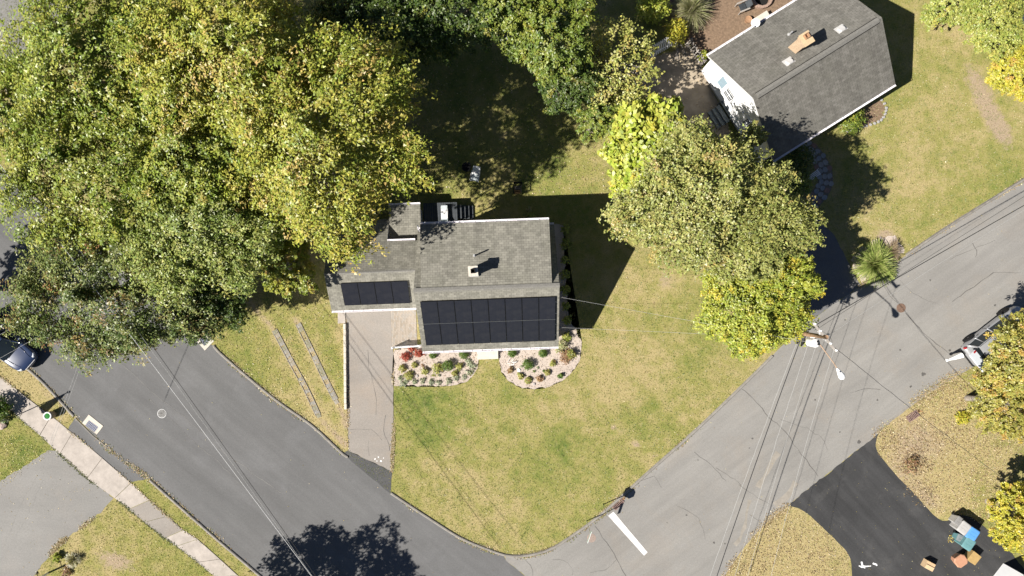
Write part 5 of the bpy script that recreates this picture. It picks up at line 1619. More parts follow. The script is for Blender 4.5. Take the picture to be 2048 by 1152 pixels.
for s in (-1, 1):
    for q in (-1, 1): mb.box((s * .25, q * .36, .35), (.05, .05, .70))
    mb.box((s * .25, 0, .68), (.045, .68, .045)); mb.box((s * .25, 0, .10), (.045, .68, .045))
mb.box((0, .36, .40), (.46, .03, .5)); mb.build('frame', MT['hole'], fr_)
for k in range(8):
    mb = MB(); mb.tube([(-.20, -.30 + (k % 4) * .13, .17 + (k // 4) * .12), (.20, -.30 + (k % 4) * .13 + .02, .17 + (k // 4) * .12)], .055, 9); mb.build('log', MT['wood_orange'] if k % 4 < 2 else MT['bark'], fr_)

# ---- lounge on the deck
lg = empty('deck_lounger', (*G(889, 428, 1.2), .94), R(92)); tag(lg, 'white folding lounger on the dark rear deck', 'lounger')
for (x, l, tilt, nm, mt) in ((-.42, .34, 25, 'headrest', MT['chair_fab']), (0, .62, 4, 'seat', MT['white']), (.44, .26, -12, 'footrest', MT['chair_fab'])):
    mb = MB(); mb.box((x, 0, .28 + (.07 if tilt > 20 else 0)), (l, .42, .035), mat=Matrix.Rotation(R(tilt), 3, 'Y'), bev=.01); mb.build(nm, mt, lg)
for s in (-1, 1):
    mb = MB(); mb.tube([(-.5, s * .22, .28), (.5, s * .22, .25)], .015, 6); mb.build('frame_tube', MT['galv'], lg)
    for x in (-.3, .35):
        mb = MB(); mb.tube([(x, s * .2, .26), (x, s * .2, 0)], .014, 6); mb.build('leg', MT['galv'], lg)

# ---- fences at the neighbour's yard
def picket(a, b, h, label, n, lean=0.0, mat=None):
    a = Vector((*a, 0)); b = Vector((*b, 0)); d = b - a; L = d.length
    f = empty('picket_fence', a, math.atan2(d.y, d.x)); tag(f, label, 'fence')
    Mx = Matrix.Rotation(lean, 3, 'X')
    for z in (.25, h * .82):
        mb = MB(); mb.box(Mx @ Vector((L / 2, .02, z)), (L, .04, .08), mat=Mx); mb.build('rail', mat, f)
    mb = MB(); mb.box((0, 0, 0), (.075, .022, h - .05)); m_ = mb.mesh('picket', mat)
    for i in range(n):
        o = link('picket', m_, f, Mx @ Vector((L * (i + .5) / n, -.015, h / 2 + .03))); o.rotation_euler = (lean, 0, 0)
    for x in (0, L):
        mb = MB(); mb.box(Mx @ Vector((x, .03, h / 2 + .05)), (.09, .09, h + .1), mat=Mx); mb.build('post', mat, f)
    return f
picket(G(1304, 116), G(1352, 88), 1.0, 'white picket panel leaning between the sparse yellow tree and the sandy patio', 13, R(-34), MT['white'])
picket(G(1400, 133), G(1372, 90), .9, 'weathered low rail fence between the sandy patio and the brown yard', 9, R(12), MT['wood_grey'])
mb = MB(); rp_ = random.Random(8)
for k in range(11):
    x, y = G(1358 + rp_.uniform(-9, 12), 88 + rp_.uniform(-4, 4)); mb.tube([(x, y, .05), (x + rp_.uniform(-.3, .3), y - rp_.uniform(.5, 1.3), .3 + rp_.uniform(0, .5))], .022, 5)
tag(mb.build('brush_pile', MT['bark_grey']), 'heap of grey dry branches between the white picket panel and the rail fence', 'brush')
# fire ring and garden chair in the brown yard
frg = empty('fire_ring', (*G(1522, -2), .0)); tag(frg, 'round block fire ring in the brown mulched yard at the top edge', 'fire ring')
mb = MB(); mb.box((0, 0, 0), (.30, .19, .30), bev=.02); me_ = mb.mesh('block', MT['fire_ring'])
for k in range(14):
    a = k * 2 * math.pi / 14; link('block', me_, frg, (.62 * math.cos(a), .62 * math.sin(a), .15), a + math.pi / 2)
mb = MB(); mb.lathe([(.5, .02), (.3, .04), (0, .05)], n=20); mb.build('ash', MT['soot_and_shade'], frg)
gc = empty('garden_chair', (*G(1487, 13, .4), 0), R(22)); tag(gc, 'dark slung garden chair with pale wooden arms beside the fire ring', 'chair')
mb = MB(); mb.box((-.05, 0, .36), (.48, .48, .03), mat=Matrix.Rotation(R(12), 3, 'Y')); mb.build('seat', MT['deck'], gc)
mb = MB(); mb.box((.33, 0, .62), (.05, .48, .60), mat=Matrix.Rotation(R(18), 3, 'Y')); mb.build('backrest', MT['deck'], gc)
for s in (-1, 1):
    mb = MB(); mb.box((-.05, s * .30, .55), (.72, .09, .03)); mb.build('armrest', MT['wood_grey'], gc)
    for x in (-.36, .30):
        mb = MB(); mb.box((x, s * .30, .27), (.06, .05, .54)); mb.build('leg', MT['wood_grey'], gc)
pt = empty('flower_pot', (*G(1494, 42), .0)); tag(pt, 'pot of rust-coloured plants below the satellite dish', 'pot')
mb = MB(); mb.lathe([(.16, 0), (.22, .28), (.25, .30), (.2, .27), (0, .25)], n=18); mb.build('pot', MT['clay'], pt)
gb_ = empty('garden_bench', (*G(1520, 38), .0), NZ); tag(gb_, 'small pale bench against the back gutter of the white house', 'bench')
mb = MB(); mb.box((0, 0, .42), (.95, .38, .05)); mb.build('seat', MT['concrete_pale'], gb_)
for s in (-1, 1):
    mb = MB(); mb.box((s * .36, 0, .2), (.08, .32, .39)); mb.build('leg', MT['wood_grey'], gb_)
# white garden bench half hidden by the olive tree on the path
wb_ = empty('garden_bench', (*G(1626, 352, .4), 0), R(35)); tag(wb_, 'white tubular bench beside the shaded flagstone path', 'bench')
for k in range(4):
    mb = MB(); mb.box((0, -.15 + k * .1, .42), (1.0, .06, .03)); mb.build('slat', MT['white'], wb_)
for s in (-1, 1):
    mb = MB(); mb.tube([(s * .45, -.2, 0), (s * .45, -.2, .42), (s * .45, .2, .42), (s * .45, .25, .8)], .02, 6); mb.build('leg', MT['white'], wb_)
# white thing behind the hedge, top right: small boat-like tarp
tp = empty('tarpaulin', (*G(2052, 48), 0), R(40)); tag(tp, 'white tarpaulin heap behind the green hedge at the right edge', 'tarpaulin')
mb = MB(); rt = random.Random(4)
loft(mb, [[(-1 + 2 * i / 8, -.6 + 1.2 * j / 6, .55 * (1 - abs(i - 4) / 4.5) * (1 - abs(j - 3) / 3.6) + rt.uniform(0, .10)) for j in range(7)] for i in range(9)])
mb.build('sheet', MT['white'], tp)
# ------------------------------------------------------------------ vegetation
def leaf_quads(C, N, A, L, W):
    """leaf rhombs, C centres, N normals, A axes"""
    A = A - N * np.sum(A * N, 1)[:, None]
    A /= np.linalg.norm(A, axis=1)[:, None] + 1e-9
    B = np.cross(N, A)
    L = L[:, None]; W = W[:, None]
    V = np.stack([C - A * L, C + B * W - A * L * .1, C + A * L - N * L * .18, C - B * W - A * L * .1], 1)
    return V.reshape(-1, 3)


def leaf_tris(C, N, A, L, W):
    A = A - N * np.sum(A * N, 1)[:, None]
    A /= np.linalg.norm(A, axis=1)[:, None] + 1e-9
    B = np.cross(N, A)
    L = L[:, None]; W = W[:, None]
    return np.stack([C - A * L * .8 + B * W, C + A * L * 1.2 - N * L * .2, C - A * L * .8 - B * W], 1).reshape(-1, 3)


def leaf_mesh(name, V, col, k=4):
    me = quads_mesh(name, V, np.arange(len(V)).reshape(-1, k))
    a = me.color_attributes.new('tint', 'FLOAT_COLOR', 'POINT')
    c = np.concatenate([np.repeat(np.clip(col, .003, .8), k, 0), np.ones((len(V), 1))], 1)
    a.data.foreach_set('color', c.astype(np.float32).ravel())
    me.materials.append(MT['leaf'])
    return me


def nrm(a): return a / (np.linalg.norm(a, axis=1)[:, None] + 1e-9)


PAL = {
    'yellowgreen': ([(.145, .215, .026), (.235, .290, .040), (.325, .345, .060)], [(.40, .36, .070), (.38, .30, .08)], .07),
    'maple_gold': ([(.185, .245, .032), (.295, .320, .045), (.375, .365, .065)], [(.46, .39, .075), (.46, .335, .105)], .20),
    'green': ([(.090, .150, .022), (.160, .215, .032), (.240, .270, .046)], [(.32, .31, .05)], .06),
    'lightgreen': ([(.165, .225, .045), (.250, .300, .068), (.325, .350, .095)], [(.36, .36, .10)], .06),
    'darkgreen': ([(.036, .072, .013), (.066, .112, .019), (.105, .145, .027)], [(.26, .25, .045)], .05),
    'reddish': ([(.080, .130, .030), (.150, .200, .048), (.270, .300, .100)], [(.36, .250, .085), (.28, .14, .055)], .12),
    'olive': ([(.185, .210, .052), (.280, .300, .080), (.370, .370, .120)], [(.40, .35, .105), (.40, .30, .10)], .06),
    'lime': ([(.255, .325, .038), (.365, .415, .058), (.440, .455, .090)], [(.50, .43, .06)], .06),
    'bright': ([(.205, .265, .036), (.310, .355, .050), (.385, .400, .062)], [(.50, .41, .045)], .12),
    'sparse': ([(.270, .295, .070), (.370, .375, .095), (.43, .42, .14)], [(.44, .36, .10), (.38, .29, .10)], .15),
    'oliveyellow': ([(.200, .205, .040), (.300, .285, .058), (.370, .335, .075)], [(.48, .34, .06), (.44, .27, .065)], .16),
    'yellowbush': ([(.310, .325, .038), (.430, .405, .042), (.500, .440, .050)], [(.50, .33, .08)], .10),
    'boxwood': ([(.060, .120, .018), (.105, .175, .028), (.16, .23, .04)], [(.22, .25, .05)], .05),
    'redbush': ([(.32, .055, .038), (.42, .095, .06), (.28, .06, .035)], [(.46, .19, .11)], .2),
    'rustbush': ([(.34, .19, .105), (.28, .165, .09), (.40, .27, .15)], [(.36, .32, .12)], .2),
    'sage': ([(.33, .37, .24), (.39, .42, .28), (.27, .31, .17)], [(.40, .40, .28)], .15),
    'perennial': ([(.25, .29, .065), (.35, .36, .095), (.41, .39, .13)], [(.38, .22, .09)], .12),
    'pale': ([(.38, .39, .18), (.44, .42, .24), (.31, .34, .14)], [(.45, .38, .22)], .2),
    'hedge': ([(.205, .255, .045), (.300, .335, .070), (.370, .385, .100)], [(.41, .38, .08)], .10),
}


def colours(pal, ns, m, rng, clump=.16):
    base, acc, pa = PAL[pal]
    base = np.array(base); acc = np.array(acc)
    # per spray: position on the base scale, accent share
    s = rng.random(ns)
    sp = np.stack([np.interp(s, np.linspace(0, 1, len(base)), base[:, k]) for k in range(3)], 1)
    isacc = rng.random(ns) < pa
    w = np.where(isacc, rng.uniform(.45, .95, ns), rng.uniform(0, .10, ns))
    ac = acc[rng.integers(0, len(acc), ns)]
    sp = sp * (1 - w[:, None]) + ac * w[:, None]
    out = np.repeat(sp, m, 0)
    out *= rng.normal(1, clump, (len(out), 1)).clip(.5, 1.6)
    out *= rng.normal(1, .05, out.shape)
    return out


def make_tree(label, px, py, hc, rpx, top, bot, pal, name='tree', base=None, seed=1, ns=260, m=80, leaf=.115, sx=1.0, sy=1.0, rot=0.0, sparse=0.0, droop=.35, spl=.2, cat='tree', bark='bark', limbs=9, lob=.30, group=None):
    """crown centre as seen at px,py for height hc; rpx = crown radius in photo pixels"""
    big = leaf > .14 or sparse > 0
    ns = int(ns * (1.2 if big else 2.15)); m = int(m * (.9 if big else .69)); leaf *= (.95 if big else .63); rpx *= 1.05
    rng = np.random.default_rng(seed)
    f = S * (1 - hc / H)
    cx, cy = G(px, py, hc); Rm = rpx * f
    bx, by = G(*base) if base else (cx + rng.normal(0, .2), cy + rng.normal(0, .2))
    t = empty(name, (bx, by, 0)); tag(t, label, cat, group)
    o = np.array([cx - bx, cy - by, hc])
    # directions over the crown, few underneath
    i = np.arange(ns) + .5
    zc = 1 - 1.12 * i / ns
    az = i * 2.399963 + rng.normal(0, .35, ns)
    zc = np.clip(zc + rng.normal(0, .10, ns), -.5, 1)
    rh = np.sqrt(1 - zc * zc)
    D = np.stack([rh * np.cos(az), rh * np.sin(az), zc], 1)
    ph = rng.uniform(0, 6.28, 6)
    nb_ = max(7, int(5 + 2.2 * Rm))                       # boughs: big bumps with shaded valleys between
    bd = rng.normal(0, 1, (nb_, 3)); bd[:, 2] = np.abs(bd[:, 2]) * .8; bd = nrm(bd)
    bump_ = np.exp((np.max(D @ bd.T, 1) - 1) * 5.5 * math.sqrt(nb_ / 10))
    lobe = (.58 + .47 * bump_) * (1 + lob * (.45 * np.sin(3 * az + ph[0]) + .35 * np.sin(5 * az + ph[1] + 2 * zc) + .35 * np.sin(8 * az + ph[2] - 3 * zc) + .3 * np.sin(4 * zc * 3 + ph[3] + 2 * az)) * .55)
    rad = lobe * np.where(rng.random(ns) < .76, rng.uniform(.90, 1.08, ns), rng.uniform(.55, .92, ns))
    whip = rng.random(ns) < .09
    rad = np.where(whip, rng.uniform(1.0, 1.15, ns) * np.clip(lobe, .8, 1.1), rad)
    a = R(rot); up = top - hc; dn = hc - bot
    E = np.stack([D[:, 0] * Rm * sx, D[:, 1] * Rm * sy, np.where(D[:, 2] > 0, D[:, 2] * up, D[:, 2] * dn)], 1)
    E[:, :2] = E[:, :2] @ np.array([[math.cos(a), math.sin(a)], [-math.sin(a), math.cos(a)]])
    C = o + E * rad[:, None] * np.array([.90, .90, .95])
    out = nrm(E * np.array([1, 1, .5]))
    ax = nrm(out + rng.normal(0, .45, (ns, 3)) + np.array([0, 0, -droop]))
    side = nrm(np.cross(ax, np.array([0, 0, 1.0])) + 1e-6)
    nz_ = nrm(np.cross(side, ax)); nz_ *= np.sign(nz_[:, 2:3] + 1e-9)
    Ls = np.minimum(Rm * spl * (1 if big else .72), .80) * rng.uniform(.55, 1.4, ns)
    if sparse > 0: pass
    tt = rng.uniform(-1, 1, (ns, m)); lat = rng.normal(0, 1, (ns, m)) * (.50 - .30 * np.abs(tt)) * .62; th = rng.normal(0, .13, (ns, m))
    P_ = (C[:, None] + ax[:, None] * (tt * Ls[:, None])[..., None] + side[:, None] * (lat * Ls[:, None])[..., None] + nz_[:, None] * (th * Ls[:, None])[..., None])
    P_[..., 2] -= (.16 * droop * 2 * np.abs(tt + .2) ** 2 * Ls[:, None])
    P_ = P_.reshape(-1, 3)
    n = len(P_)
    keep = np.ones(n, bool)
    if sparse > 0: keep = rng.random(n) > sparse
    keep &= P_[:, 2] > .05
    N = nrm(np.repeat(out, m, 0) * .30 + np.array([-.30, -.14, .75]) + rng.normal(0, .36, (n, 3)))
    A = nrm(np.repeat(ax, m, 0) + rng.normal(0, .8, (n, 3)))
    Lf = leaf * rng.uniform(.65, 1.35, n)
    col = colours(pal, ns, m, rng)
    V = (leaf_quads if big else leaf_tris)(P_[keep], N[keep], A[keep], Lf[keep], (Lf * rng.uniform(.55, .85, n))[keep])
    link('crown', leaf_mesh('crown', V, col[keep], 4 if big else 3), t)
    # trunk and limbs
    mb = MB()
    r0 = max(.05, min(.34, .028 * top + .012 * Rm))
    fork = np.array([o[0] * .55, o[1] * .55, max(bot * .8, hc * .42)])
    mb.tube([(0, 0, -.1), tuple(fork * .5 + rng.normal(0, .04, 3)), tuple(fork)], [r0 * 1.25, r0, r0 * .8], 10)
    mb.build('trunk', MT[bark], t, smooth=True)
    mb = MB()
    sel = rng.choice(ns, min(limbs, ns), replace=False)
    for k in sel:
        e = C[k]; mid = fork * .45 + e * .55 + np.array([0, 0, .10 * up]) + rng.normal(0, .12 * Rm * .3, 3)
        pts = smooth_path([tuple(fork), tuple(mid), tuple(e)], max(.5, Rm * .2))
        rr_ = np.linspace(r0 * .5, .02, len(pts))
        mb.tube(pts, list(rr_), 6)
        dist = np.linalg.norm(C - mid, axis=1)
        for q in np.argsort(dist)[1:6]:
            pts = smooth_path([tuple(mid), tuple((mid + C[q]) / 2 + rng.normal(0, .1, 3)), tuple(C[q] + ax[q] * Ls[q] * .6)], max(.4, Rm * .2))
            mb.tube(pts, list(np.linspace(r0 * .2, .010, len(pts))), 5)
    mb.build('branch', MT[bark], t, smooth=True)
    return t


# --- the big maples of the upper left
TR = make_tree
TR('widest golden-green maple, its branches overhanging the garage roof', 640, 280, 9.0, 210, 13.2, 4.2, 'maple_gold', 'maple_tree', (640, 330), 101, 560, 64, .125, droop=.45, lob=.34, limbs=14)
TR('golden maple at the top, between the green trees and the dark shaded ones', 470, 120, 9.5, 190, 13.5, 3.5, 'maple_gold', 'maple_tree', (500, 190), 102, 430, 82, .125, droop=.4, lob=.30, limbs=12)
TR('large yellow-green tree filling the upper left corner', 205, 130, 9.0, 185, 12.5, 3.0, 'yellowgreen', 'maple_tree', (260, 190), 103, 400, 82, .122, droop=.42, limbs=12)
TR('yellow-green tree at the left edge above the reddish one', 170, 325, 8.2, 165, 11.2, 2.6, 'yellowgreen', 'maple_tree', (230, 345), 104, 330, 80, .118, droop=.42, sx=1.15, limbs=11)
TR('light green rounded tree right of the reddish one', 395, 455, 7.6, 150, 10.5, 2.4, 'lightgreen', 'ash_tree', (420, 465), 105, 330, 84, .108, droop=.3, limbs=11)
TR('yellow-green tree cut by the left edge above the road gap', 12, 215, 7.5, 92, 10.0, 2.5, 'yellowgreen', 'maple_tree', (30, 230), 133, 150, 80, .115, droop=.4)
TR('green tree in the middle of the upper left clump', 400, 300, 8.8, 140, 11.6, 3.0, 'yellowgreen', 'maple_tree', (430, 330), 106, 260, 80, .118, droop=.4)
TR('dark tree with reddish leaf tips overhanging the left road', 205, 590, 6.0, 160, 8.6, 1.8, 'reddish', 'oak_tree', (235, 585), 107, 470, 84, .108, droop=.2, sx=1.22, lob=.30, limbs=11)
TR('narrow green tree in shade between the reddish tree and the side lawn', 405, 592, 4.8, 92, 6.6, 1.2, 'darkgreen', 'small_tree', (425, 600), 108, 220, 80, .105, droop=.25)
TR('small orange-gold tree beside the garage wall', 578, 530, 4.6, 60, 6.6, 1.2, 'maple_gold', 'small_tree', (600, 535), 109, 130, 80, .105, droop=.4)
TR('mid green tree filling the gap left of the garage', 495, 450, 7.0, 88, 9.6, 2.2, 'yellowgreen', 'small_tree', (520, 470), 110, 170, 80, .112)
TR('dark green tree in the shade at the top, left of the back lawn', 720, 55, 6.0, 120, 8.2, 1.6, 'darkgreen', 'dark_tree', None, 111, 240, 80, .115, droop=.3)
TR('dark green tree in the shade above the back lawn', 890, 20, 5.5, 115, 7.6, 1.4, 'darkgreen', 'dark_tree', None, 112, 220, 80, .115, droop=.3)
TR('green tree at the top edge, right of the dark shaded trees', 1010, 5, 6.0, 70, 8.0, 1.5, 'green', 'dark_tree', None, 113, 130, 80, .11)
# --- trees along the right side of the back lawn
TR('deep green tree at the top, left of the sparse yellow tree', 1100, 75, 5.8, 88, 8.0, 1.4, 'green', 'small_tree', None, 121, 190, 80, .11)
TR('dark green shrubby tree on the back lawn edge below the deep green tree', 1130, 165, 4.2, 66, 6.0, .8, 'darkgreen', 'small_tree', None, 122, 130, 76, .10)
TR('sparse yellow tree with bare twigs showing through', 1226, 130, 4.0, 92, 5.5, 1.8, 'sparse', 'sparse_tree', (1222, 170), 123, 165, 56, .078, sparse=.55, droop=.1, bark='bark_grey', limbs=26, lob=.4)
TR('olive shrub between the sparse yellow tree and the lime green tree', 1238, 228, 2.4, 58, 3.3, .4, 'olive', 'shrub', None, 124, 110, 76, .09, cat='shrub')
TR('lime green large-leaved tree, brightest crown in the picture', 1308, 295, 4.2, 92, 5.7, 1.0, 'lime', 'catalpa_tree', None, 125, 230, 56, .165, droop=.15, sx=.92, sy=1.12, lob=.26, spl=.24)
TR('lime green large-leaved bush on the lawn below the brightest tree', 1262, 370, 3.2, 44, 4.6, .5, 'lime', 'shrub', None, 126, 70, 50, .15, droop=.15, cat='shrub')
TR('dark green shrub at the back lawn edge left of the olive shrub', 1195, 235, 2.8, 46, 4.0, .4, 'green', 'shrub', None, 127, 80, 70, .09, cat='shrub')
TR('largest olive-toned tree between the two houses', 1432, 394, 7.2, 162, 10.2, 3.0, 'olive', 'oak_tree', (1410, 400), 128, 470, 84, .112, sx=1.10, sy=.87, droop=.25, lob=.45, limbs=18)
TR('olive tree crown below the largest olive one, above the front lawn', 1500, 465, 6.2, 105, 8.2, 1.6, 'olive', 'oak_tree', (1470, 470), 129, 250, 82, .108, droop=.25)
TR('bright green rounded tree at the road by the utility pole', 1512, 605, 4.8, 108, 7.0, 1.0, 'bright', 'elm_tree', (1490, 600), 130, 360, 84, .100, droop=.2, sy=1.05, lob=.28)
TR('yellow-tinged bright green tree touching the neighbour\'s driveway', 1560, 560, 4.6, 72, 6.6, 1.0, 'bright', 'elm_tree', None, 131, 170, 80, .10, droop=.2)
# --- right edge
TR('olive-yellow tree over the silver wagon at the right edge', 2066, 714, 5.0, 95, 7.2, 2.0, 'oliveyellow', 'small_tree', (2030, 720), 141, 260, 84, .098, droop=.2, sy=1.0)
TR('low olive-yellow tree below the wagon, on the dry lawn', 2010, 800, 3.6, 70, 5.0, .6, 'oliveyellow', 'small_tree', None, 142, 150, 80, .092, droop=.2)
TR('tall yellow bush at the right edge beside the bins', 2035, 1035, 2.6, 58, 4.2, .3, 'yellowbush', 'shrub', None, 143, 150, 80, .09, droop=.1, cat='shrub', sy=1.3)
TR('pale green hedge bush at the top right, left of its neighbour', 1900, 2, 1.8, 60, 2.9, .2, 'hedge', 'hedge', None, 144, 120, 80, .095, cat='hedge', droop=.1)
TR('pale green hedge bush at the top right, nearest the corner', 1985, 42, 2.0, 72, 3.2, .2, 'hedge', 'hedge', None, 145, 170, 80, .09, cat='hedge', droop=.1)
TR('bright yellow hedge at the right edge of the neighbour\'s lawn', 2034, 142, 1.6, 58, 2.7, .1, 'yellowbush', 'hedge', None, 146, 150, 80, .085, cat='hedge', droop=.1, sy=1.15)
# --- trees outside the picture whose shade falls into it
TR('olive-green twig tips of a thin tree reaching over the white gable steps', 1504, 272, 4.6, 24, 6.0, 3.0, 'olive', 'small_tree', (1500, 300), 132, 40, 60, .10, droop=.1, spl=.3)
TR('slender branch of olive leaves over the shaded lawn, left of the largest olive tree', 1238, 438, 5.0, 26, 6.0, 3.2, 'olive', 'small_tree', (1262, 440), 133, 26, 60, .10, droop=.1, spl=.3)
TR('tall tree beyond the bottom edge shading the left road', 396, 1384, 6.5, 172, 9.5, 3.0, 'green', 'oak_tree', None, 151, 230, 70, .14)
TR('tree beyond the left edge shading the left road', -260, 620, 6.5, 100, 9.0, 2.5, 'green', 'oak_tree', None, 152, 160, 70, .14)


# ------------------------------------------------------------------ bushes in the beds
def bush(label, px, py, r, h, pal, seed, n=420, leaf=.038, name='bush', cat='bush', group=None, flat=1.0, open_=0.0):
    rng = np.random.default_rng(seed)
    t = empty(name, (*G(px, py, h * .5), .0)); tag(t, label, cat, group)
    ns = max(8, n // 14); m = 14
    i = np.arange(ns) + .5; z = 1 - 1.3 * i / ns; az = i * 2.39996 + rng.normal(0, .3, ns); rh = np.sqrt(np.clip(1 - z * z, 0, 1))
    D = np.stack([rh * np.cos(az), rh * np.sin(az), z], 1)
    rad = np.where(rng.random(ns) < .7, rng.uniform(.82, 1.05, ns), rng.uniform(.4, .85, ns)) * (1 + open_ * rng.normal(0, .3, ns))
    C = D * rad[:, None] * np.array([r, r, h * .52]) + np.array([0, 0, h * .5])
    Pn = (C[:, None] + rng.normal(0, r * (.13 + .05 * open_), (ns, m, 3))).reshape(-1, 3)
    N = nrm(np.repeat(D, m, 0) * .6 + np.array([0, 0, .6]) + rng.normal(0, .5, (ns * m, 3)))
    A = rng.normal(0, 1, (ns * m, 3)); L = leaf * rng.uniform(.7, 1.4, ns * m)
    Pn[:, 2] = np.maximum(Pn[:, 2], .03)
    link('foliage', leaf_mesh('foliage', leaf_quads(Pn, N, A, L, L * .62), colours(pal, ns, m, rng)), t)
    mb = MB()
    for k in range(5): mb.tube([(0, 0, 0), tuple(C[rng.integers(ns)] * .8)], [.014, .006], 5)
    mb.build('stem', MT['bark'], t)
    return t


def grass_clump(label, px, py, r, h, cols, seed, n=260, w=.014, name='grass_clump', cat='ornamental grass', group=None):
    rng = np.random.default_rng(seed)
    t = empty(name, (*G(px, py, h * .4), .0)); tag(t, label, cat, group)
    az = rng.uniform(0, 6.283, n); lean = rng.beta(1.4, 1.0, n); az = az + .35 * np.sin(3 * az + seed); hh = h * rng.uniform(.6, 1.05, n) * (1 - .3 * lean)
    b = np.stack([np.cos(az), np.sin(az)], 1) * rng.uniform(0, r * .22, n)[:, None]
    V = []; d = np.stack([np.cos(az), np.sin(az), 0 * az], 1); sd = np.stack([-np.sin(az), np.cos(az), 0 * az], 1)
    pts = []
    for s in (0, .35, .7, 1.0):
        rr_ = r * lean * (s ** 1.5); z = hh * (1.9 * s - 1.0 * s ** 2 * (.3 + 1.0 * lean)) * .75
        p = np.stack([b[:, 0], b[:, 1], 0 * az], 1) + d * rr_[:, None]; p[:, 2] = np.maximum(z, .02 * s)
        pts.append(p)
    Q = []
    for k in range(3):
        w0, w1 = w * (1 - .25 * k), w * (1 - .25 * (k + 1)) + .001
        Q.append(np.stack([pts[k] - sd * w0, pts[k] + sd * w0, pts[k + 1] + sd * w1, pts[k + 1] - sd * w1], 1))
    V = np.concatenate(Q, 0).reshape(-1, 3)
    cl = np.array(cols)[rng.integers(0, len(cols), n)] * rng.normal(1, .15, (n, 1)).clip(.5, 1.5)
    link('blades', leaf_mesh('blades', V, np.concatenate([cl] * 3, 0)), t)
    return t


bs = [  # left bed
    ('dark red feathery bush, lower of the red pair in the left bed', 811, 713, .26, .34, 'redbush', 'red_shrub'),
    ('crimson bush against the house corner in the left bed', 838, 707, .26, .40, 'redbush', 'red_shrub'),
    ('small orange-red bush just below the white railing', 823, 698, .18, .26, 'redbush', 'red_shrub'),
    ('small round green bush left of the front gutter\'s middle, left bed', 866, 710, .22, .36, 'boxwood', 'boxwood'),
    ('oval dark green bush under the front gutter beside the step', 927, 708, .30, .40, 'boxwood', 'boxwood'),
    ('large round dark green bush in the middle of the left bed', 896, 731, .34, .55, 'boxwood', 'boxwood'),
    ('yellow-green perennial touching the large round bush of the left bed', 875, 737, .30, .36, 'perennial', 'perennial'),
    ('small green perennial at the far left of the left bed', 804, 736, .20, .28, 'perennial', 'perennial'),
    ('loose brown-green perennial at the lower left of the left bed', 817, 750, .24, .30, 'perennial', 'perennial'),
    ('thin perennial above the loose brown-green one in the left bed', 829, 730, .17, .24, 'perennial', 'perennial'),
    ('mid green perennial in the centre of the left bed', 850, 743, .20, .28, 'perennial', 'perennial'),
    ('brown-tinged perennial right of the large round bush of the left bed', 918, 733, .20, .28, 'perennial', 'perennial'),
    ('small olive perennial below the large round bush of the left bed', 909, 747, .18, .26, 'perennial', 'perennial'),
    # right bed
    ('round green bush just right of the front step', 1024, 706, .27, .42, 'boxwood', 'boxwood'),
    ('round green bush under the right end of the front gutter', 1086, 706, .28, .42, 'boxwood', 'boxwood'),
    ('largest round green bush in the right bed', 1056, 729, .33, .52, 'boxwood', 'boxwood'),
    ('rust-brown spreading bush at the right side of the right bed', 1134, 713, .40, .34, 'rustbush', 'dry_shrub'),
    ('green leafy plant growing over the rust-brown bush', 1141, 709, .30, .48, 'perennial', 'perennial'),
    ('pale yellow-green leafy plant at the front right house corner', 1125, 688, .30, .46, 'pale', 'hosta'),
    ('fresh green leafy plant beside the shadow line at the house corner', 1133, 673, .26, .42, 'hedge', 'hosta'),
    ('pale low plant below the front right house corner', 1118, 698, .20, .28, 'pale', 'hosta'),
    ('tiny yellow-green perennial in the middle right of the right bed', 1106, 727, .17, .24, 'perennial', 'perennial'),
    ('yellow-green perennial at the lower middle of the right bed', 1095, 746, .18, .24, 'perennial', 'perennial'),
    ('blue-green small plant near the rim of the right bed', 1121, 751, .16, .22, 'boxwood', 'perennial'),
    ('brownish dry perennial near the front of the right bed', 1079, 757, .19, .24, 'rustbush', 'dry_shrub'),
    ('yellow-green perennial at the front rim of the right bed', 1056, 761, .20, .26, 'perennial', 'perennial'),
    ('thin tan-green perennial at the left front of the right bed', 1041, 752, .19, .24, 'perennial', 'perennial'),
    ('brown dry plant at the left rim of the right bed', 1021, 740, .17, .22, 'rustbush', 'dry_shrub'),
]
for k, (lb, px, py, r, h, pal, nm) in enumerate(bs):
    dense = pal == 'boxwood' and r > .2
    bush(lb, px, py, r * .98, h, pal, 300 + k, 1500 if dense else int(2600 * r), .028 if dense else .040, nm, 'bush' if dense else 'plant', 'round clipped bushes in the beds' if dense else 'perennials in the planting beds', open_=.15 if dense else .9)
TUFT = ['at the driveway corner', 'second from the driveway', 'below the loose brown-green perennial', 'fourth along the front rim', 'just left of the middle', 'at the middle of the front rim', 'just right of the middle', 'third from its right end', 'second from its right end', 'second from the step', 'where the front rim starts to curve', 'above the front rim\'s left end', 'closest to the step', 'third from the step']
k = 0
for (px, py) in [(800, 757), (806, 768), (830, 764), (846, 762), (862, 764), (877, 765), (898, 762), (912, 756), (928, 754), (940, 728), (938, 745), (812, 762), (936, 722), (945, 734)]:
    k += 1
    bush('small silvery tuft on the left bed rim, %s' % TUFT[k - 1], px, py, .15 + .03 * (k % 3), .16, 'sage', 340 + k, 200, .036, 'sage_tuft', 'plant', 'silvery tufts along the left bed rim', open_=.8)
ORD = ['topmost of seven', 'second from the top', 'third from the top', 'middle of seven', 'third from the bottom', 'second from the bottom', 'lowest of seven']
k = 0
for (px, py) in [(1130, 458), (1131, 488), (1130, 520), (1131, 548), (1131, 580), (1133, 612), (1134, 640)]:
    k += 1
    bush('leafy plant in the shaded strip along the right house wall, %s' % ORD[k - 1], px, py, .24 + .04 * (k % 3), .35, 'hedge', 360 + k, 380, .05, 'hosta', 'plant', 'plants along the shaded house wall', open_=.5)
